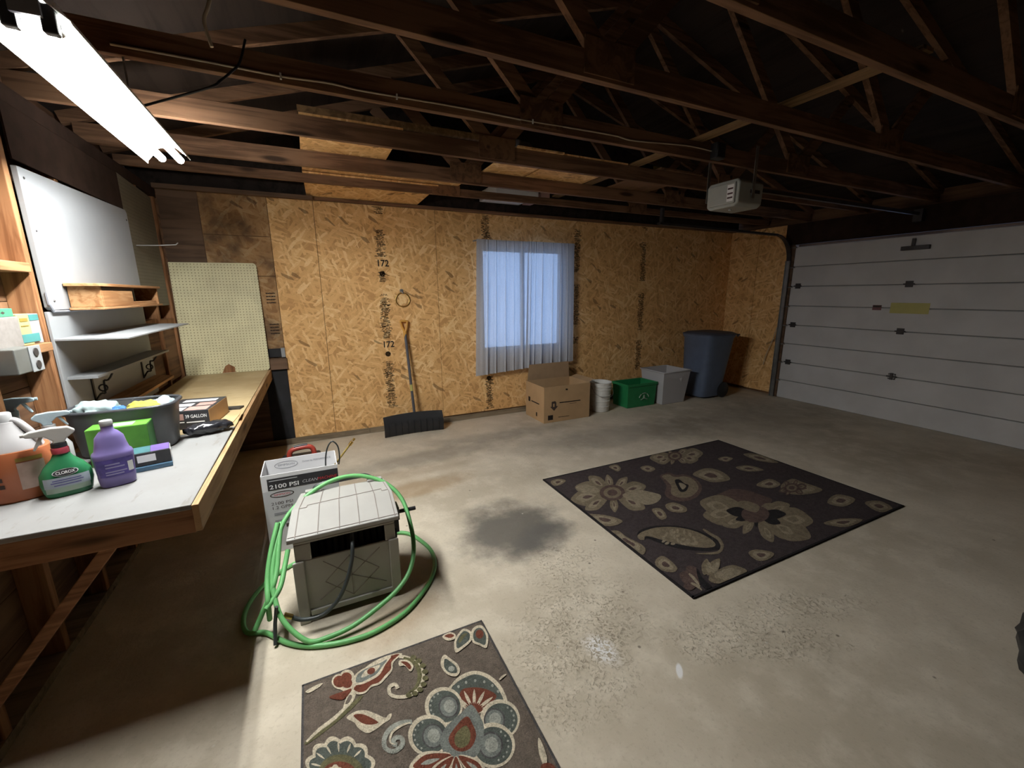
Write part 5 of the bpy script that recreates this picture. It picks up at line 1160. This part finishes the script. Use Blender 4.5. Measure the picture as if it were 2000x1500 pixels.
# round lobes
for cx, cy, r, dx, dy in ((1115, 650, 1.0, 35, 5), (1010, 860, 1.1, 30, 5), (1515, 745, 1.05, -40, 5), (1460, 930, 1.2, -10, 0)):
    R2.ell(cx, cy, 135*r, 135*r, 'r2_cream', sc_=0); R2.ell(cx+6, cy+4, 113*r, 113*r, 'r2_teal'); R2.ell(cx+dx, cy+dy, 72*r, 80*r, 'r2_dark')
    R2.ell(cx+dx, cy+dy, 62*r, 70*r, 'r2_mid'); R2.ell(cx+dx+4, cy+dy-4, 40*r, 46*r, 'r2_light')
    for k in range(7): a = (2.1 if dx > 0 else -1.0)+k*.36; R2.ell(cx+95*r*math.cos(a), cy+95*r*math.sin(a), 8, 9, 'r2_light', n=8)
# heart of the flower
R2.blob([(1240, 700), (1310, 640), (1370, 720), (1400, 800), (1390, 920), (1340, 1010), (1240, 1030), (1140, 1000), (1090, 920), (1110, 830), (1170, 760)], 'r2_mid')
R2.blob([(1275, 725), (1320, 780), (1345, 860), (1310, 945), (1240, 975), (1180, 950), (1150, 885), (1190, 810)], 'r2_rust')
R2.blob([(1270, 790), (1305, 850), (1290, 920), (1235, 950), (1195, 920), (1200, 850)], 'r2_olive')
# lower leaves
for t, w_ in (((870, 1090), .22), ((1210, 1190), .22), ((1420, 1150), .22), ((1010, 1200), .2)):
    R2.petal(1200, 985, t[0], t[1], w_, 'r2_cream'); R2.petal(1200, 990, 1200+(t[0]-1200)*.92, 990+(t[1]-990)*.92, w_*.78, 'r2_rust'); R2.petal(1200+(t[0]-1200)*.3, 990+(t[1]-990)*.3, 1200+(t[0]-1200)*.75, 990+(t[1]-990)*.75, w_*.5, 'r2_light')
# lower left flower
R2.ell(380, 1105, 225, 215, 'r2_cream', sc_=12, amp=.14, n=96); R2.ell(380, 1110, 200, 190, 'r2_teal', sc_=12, amp=.14, n=96); R2.ell(385, 1135, 165, 140, 'r2_olive'); R2.ell(375, 1150, 130, 105, 'r2_rust'); R2.ell(345, 1130, 45, 50, 'r2_cream', sc_=6, amp=.3)
for k in range(6): a = -2.9+k*.42; R2.petal(380+130*math.cos(a), 1110+125*math.sin(a), 380+215*math.cos(a), 1110+205*math.sin(a), .09, 'r2_cream')
# stem
R2.blob([(135, 905), (250, 820), (400, 690), (520, 580), (530, 600), (420, 710), (300, 810), (150, 920)], 'r2_olive'); R2.stroke([(140, 905), (230, 820), (330, 745), (430, 650), (480, 600)], 13, 'r2_cream'); R2.blob([(395, 690), (420, 600), (455, 530), (490, 560), (470, 620), (420, 675)], 'r2_cream'); R2.blob([(415, 635), (445, 575), (465, 585), (440, 630)], 'r2_bg')
# leaf with rust heart
R2.blob([(425, 735), (490, 690), (560, 682), (630, 705), (700, 735), (720, 715), (745, 705), (735, 745), (690, 775), (630, 820), (570, 845), (510, 810), (480, 770)], 'r2_cream'); R2.blob([(475, 720), (530, 708), (600, 735), (650, 770), (590, 785), (530, 770)], 'r2_rust')
# curl
R2.stroke([(890, 765), (820, 770), (740, 810), (695, 880), (700, 950), (760, 975), (820, 930), (815, 880), (770, 880), (755, 920), (785, 930)], 17, 'r2_light', taper=False); R2.stroke([(880, 770), (820, 790), (750, 840), (735, 910), (775, 925)], 9, 'r2_cream')
# flower at top edge
for q in (((380, 480), 55), ((430, 440), 45), ((420, 500), 50)): R2.ell(q[0][0], q[0][1], q[1]*1.1, q[1], 'r2_cream')
R2.blob([(470, 520), (500, 570), (560, 560), (600, 520), (660, 500), (710, 450), (750, 400), (760, 340), (820, 280), (700, 300), (560, 380)], 'r2_cream')
R2.blob([(480, 520), (510, 555), (560, 545), (600, 505), (655, 485), (700, 435), (740, 390), (745, 340), (800, 285), (720, 310), (600, 430)], 'r2_rust')
for q in ((375, 480, 42), (425, 450, 36), (428, 490, 36)): R2.ell(q[0], q[1], q[2]*1.05, q[2], 'r2_rust')
R2.blob([(470, 500), (480, 440), (540, 390), (640, 350), (740, 300), (700, 360), (660, 430), (600, 470), (530, 500)], 'r2_cream'); R2.blob([(490, 480), (505, 430), (560, 390), (650, 355), (715, 322), (680, 370), (640, 425), (590, 455), (530, 485)], 'r2_mid'); R2.blob([(530, 450), (560, 400), (630, 370), (665, 360), (640, 400), (590, 430)], 'r2_cream'); R2.ell(600, 405, 30, 22, 'r2_rust', -.5)
R2.blob([(300, 590), (400, 550), (460, 530), (440, 570), (390, 610)], 'r2_rust'); R2.blob([(135, 550), (200, 510), (255, 490), (230, 520), (160, 560)], 'r2_cream')
# scroll
R2.stroke([(800, 300), (880, 320), (950, 380), (970, 450), (940, 530), (870, 580), (790, 590), (735, 570), (730, 520), (770, 500), (790, 530)], 13, 'r2_cream', taper=False)
R2.stroke([(830, 310), (910, 350), (945, 430), (920, 520), (860, 560)], 16, 'r2_olive')
for k in range(9): a = -1.2+k*.33; R2.ell(850+135*math.cos(a), 440+140*math.sin(a), 22, 18, 'r2_olive', n=12)
R2.blob([(800, 330), (860, 330), (900, 370), (880, 410), (840, 370), (800, 370)], 'r2_cream'); R2.blob([(810, 340), (855, 342), (885, 375), (872, 395), (835, 360)], 'r2_rust')
# leaf and corner flower
R2.blob([(1120, 290), (1165, 320), (1215, 360), (1230, 410), (1200, 445), (1140, 430), (1100, 380), (1095, 330)], 'r2_cream'); R2.blob([(1125, 320), (1170, 345), (1205, 380), (1205, 420), (1150, 415), (1118, 375)], 'r2_teal'); R2.ell(1170, 390, 22, 20, 'r2_light')
R2.blob([(1105, 160), (1160, 130), (1200, 150), (1190, 180), (1140, 190)], 'r2_cream'); R2.blob([(1120, 158), (1160, 142), (1190, 155), (1160, 172)], 'r2_rust')
R2.blob([(1200, 275), (1190, 200), (1220, 140), (1260, 105), (1310, 130), (1310, 190), (1260, 240)], 'r2_cream'); R2.blob([(1212, 245), (1205, 200), (1230, 150), (1262, 122), (1298, 140), (1295, 185), (1250, 225)], 'r2_teal'); R2.stroke([(1225, 205), (1250, 160), (1280, 140)], 12, 'r2_olive')
R2.blob([(1310, 130), (1340, 90), (1390, 85), (1430, 150), (1420, 240), (1370, 225), (1320, 200)], 'r2_cream'); R2.blob([(1325, 140), (1348, 105), (1385, 105), (1415, 155), (1408, 220), (1370, 208), (1332, 190)], 'r2_teal'); R2.ell(1370, 145, 28, 32, 'r2_rust')
R2.blob([(1790, 880), (1830, 960), (1850, 1040), (1830, 1090), (1800, 1020), (1785, 950)], 'r2_cream'); R2.blob([(1805, 1080), (1850, 1060), (1900, 1080), (1910, 1140), (1820, 1150)], 'r2_rust'); R2.stroke([(1510, 470), (1535, 445), (1560, 430)], 8, 'r2_cream')
R2.ell(800, 1330, 160, 130, 'r2_cream', sc_=9, amp=.15); R2.ell(800, 1330, 130, 105, 'r2_teal', sc_=9, amp=.15); R2.ell(800, 1330, 70, 55, 'r2_rust'); R2.stroke([(1100, 1500), (1300, 1400), (1600, 1300), (1750, 1350)], 16, 'r2_cream')
R2.build(rn)

# ================================================================== CEILING THINGS
op = thing('garage_door_opener', (3.05, -2.33, 2.18), 'grey garage door opener hung from the trusses on metal straps', 'door opener')
B().prism([(-2.47, 2.20), (-2.44, 2.178), (-2.22, 2.178), (-2.19, 2.20), (-2.185, 2.35), (-2.21, 2.375), (-2.45, 2.375), (-2.475, 2.35)], lambda a, b, d: (2.875+d, a, b), .28).build('housing', 'opener', op, bevel=.012, seg=3)
B().box(2.860, 2.875, -2.45, -2.21, 2.20, 2.35).build('end_cover', 'opener', op, bevel=.006)
stk = B().box(2.8585, 2.8597, -2.44, -2.385, 2.215, 2.335).build('label_plate', 'white_print', op)
for z2 in (2.235, 2.265, 2.30): B().box(2.8575, 2.8584, -2.435, -2.39, z2, z2+.012).build('printed_line', 'maroon', stk)
B().box(3.0, 3.11, -2.4775, -2.4755, 2.275, 2.300).build('name_plate', 'steel_dark', op)
for x, y in ((2.89, -2.18), (3.03, -2.478)):
    stp = B().box(x-.016, x+.016, y-.003, y, 2.24, 2.605).build('strap', 'steel', op)
B().box(2.85, 3.07, -2.380, -2.379+.03, 2.55, 2.585).build('angle_iron', 'steel', op)
B().box(3.155, 5.98, -2.345, -2.315, 2.335, 2.365).build('rail', 'steel_dark', op)
B().box(5.96, 6.03, -2.37, -2.29, 2.27, 2.40).build('header_bracket', 'steel_dark', op)
B().lathe([(.001, 0), (.012, .004), (.012, .012)], (2.98, -2.33, 2.165), 12).build('indicator', 'white_plastic', op)
jb = thing('junction_box', (2.62, -2.42, 2.47), 'black junction box where the pale cable ends near the opener', 'junction box')
B().box(2.60, 2.69, -2.475, -2.4195, 2.475, 2.58).build('box', 'black', jb, bevel=.004)
B().box(2.605, 2.685, -2.480, -2.4755, 2.48, 2.575).build('cover', 'black', jb, bevel=.002)
# cable stapled to the second truss
pc = thing('electric_cable', (.9, -2.425, 2.5), 'pale electric cable stapled along the second lower beam', 'cable')
cp = [at(u, v, 'y', -2.4245) for u, v in ((215, 86), (400, 120), (548, 149), (640, 162), (700, 176), (775, 189), (870, 205), (950, 220), (1040, 238), (1115, 250), (1200, 265), (1240, 275))]
cp = [Vector((p.x, -2.4245, min(2.60, max(2.478, p.z)))) for p in cp]+[Vector((2.35, -2.4245, 2.535)), Vector((2.60, -2.43, 2.53))]
B().tube(catmull(cp, 8), .0048, 8).build('cable', 'cable', pc, smooth=True)
for k in (2, 5, 8): p = cp[k]; B().box(p.x-.004, p.x+.004, -2.431, -2.419, p.z-.012, p.z+.012).build('staple', 'enamel', pc)
hc = [at(410, -30, 'y', -2.72), at(407, 10, 'y', -2.72), at(399, 35, 'y', -2.72), at(403, 60, 'y', -2.72), at(414, 92, 'y', -2.72)]
hc = [Vector((hc[0].x, -2.98, 2.70)), Vector((hc[0].x, -2.86, 2.69))]+hc
one(B().tube(catmull(hc, 6), .006, 8), 'loose_cable', 'cable', 'short pale cable end dangling from the trusses near the shop light', 'cable', smooth=True)
dc = [at(468, 122, 'y', -2.45), at(452, 140, 'y', -2.46), at(430, 158, 'y', -2.47), at(405, 172, 'y', -2.50)]
one(B().tube(catmull([Vector((dc[0].x+.03, -2.425, 2.612)), *dc, Vector((FX+.035, -2.36, 2.318))], 6), .005, 8), 'power_cord', 'black', 'thin black power cord running from the truss to the shop light', 'cord', smooth=True)
# boards on the trusses
ZT = 2.581
for x0, x1, y0, y1, lb in ((-.075, .535, -1.77, -1.06, 'square of strand board lying across the trusses, nearest the shop light'), (-.07, 1.32, -1.055, -.46, 'wide strand board sheet lying on the trusses near the back wall'), (1.78, 2.40, -1.77, -1.00, 'strand board sheet on the trusses left of the door opener')):
    one(B().box(x0, x1, y0, y1, ZT, ZT+.012), 'loose_board', 'osb_flat', lb, 'board', 'boards laid on the trusses')
one(B().hexa([(-.07, -.53, 2.561), (1.12, -.53, 2.561), (1.02, -.03, 2.4715), (-.05, -.03, 2.4715)], [(-.07, -.53, 2.573), (1.12, -.53, 2.573), (1.02, -.03, 2.4835), (-.05, -.03, 2.4835)]), 'loose_board', 'osb_flat', 'strand board strip sloping from the last truss to the back wall', 'board', 'boards laid on the trusses')
one(B().box(-.08, 1.35, -1.772, -1.735, ZT+.013, ZT+.05), 'loose_plank', 'truss_y', 'long thin plank lying along the truss behind the cable', 'plank')
lb = thing('lateral_brace', (2.47, -1.9, ZT), 'long board running crosswise over the trusses above the opener', 'brace')
B().box(2.43, 2.52, -3.66, -.48, ZT+.0005, ZT+.019).build('board', 'truss_y', lb, bevel=.002)
one(B().box(1.74, 2.24, -.52, -.03, 2.561, 2.66), 'white_carton', 'white_card', 'flat white carton resting on the trusses above the window', 'box', bevel=.004)
one(B().box(2.27, 2.38, -.52, -.06, 2.561, 2.61), 'pale_carton', 'pink_print', 'small pale carton beside the flat white one on the trusses', 'box', bevel=.004)
crumple('white_bag', (1.55, -1.40, ZT+.083), (.16, .12, .07), 'white_plastic', 'white crumpled bag resting between the truss webs', 'bag', 9, .4)
one(B().box(1.36, 1.76, -1.79, -1.05, ZT, ZT+.012), 'loose_board', 'osb_flat', 'narrow strand board under the white crumpled bag', 'board', 'boards laid on the trusses')
dkp = at(1320, 325, 'y', -1.4)
db = thing('dark_tool', (3.0, -1.42, ZT), 'dark bundle with a yellow tag lying on the trusses', 'tool')
B().box(2.74, 3.25, -1.80, -1.03, ZT, ZT+.015).build('carrier_board', 'sheath', db)
B().tube([(2.80, -1.45, ZT+.085), (3.2, -1.38, ZT+.085)], .07, 16).build('roll', 'black', db, smooth=True)
B().box(2.93, 3.02, -1.5005, -1.497, ZT+.05, ZT+.12).build('yellow_tag', 'yellow_sticker', db)
# dark bag at the right edge
crumple('trash_bag', (2.35, -4.65, .20), (.30, .28, .20), 'black', 'dark bulging bag cut off by the right picture edge', 'bag', 13, .2, 2.3, .06)
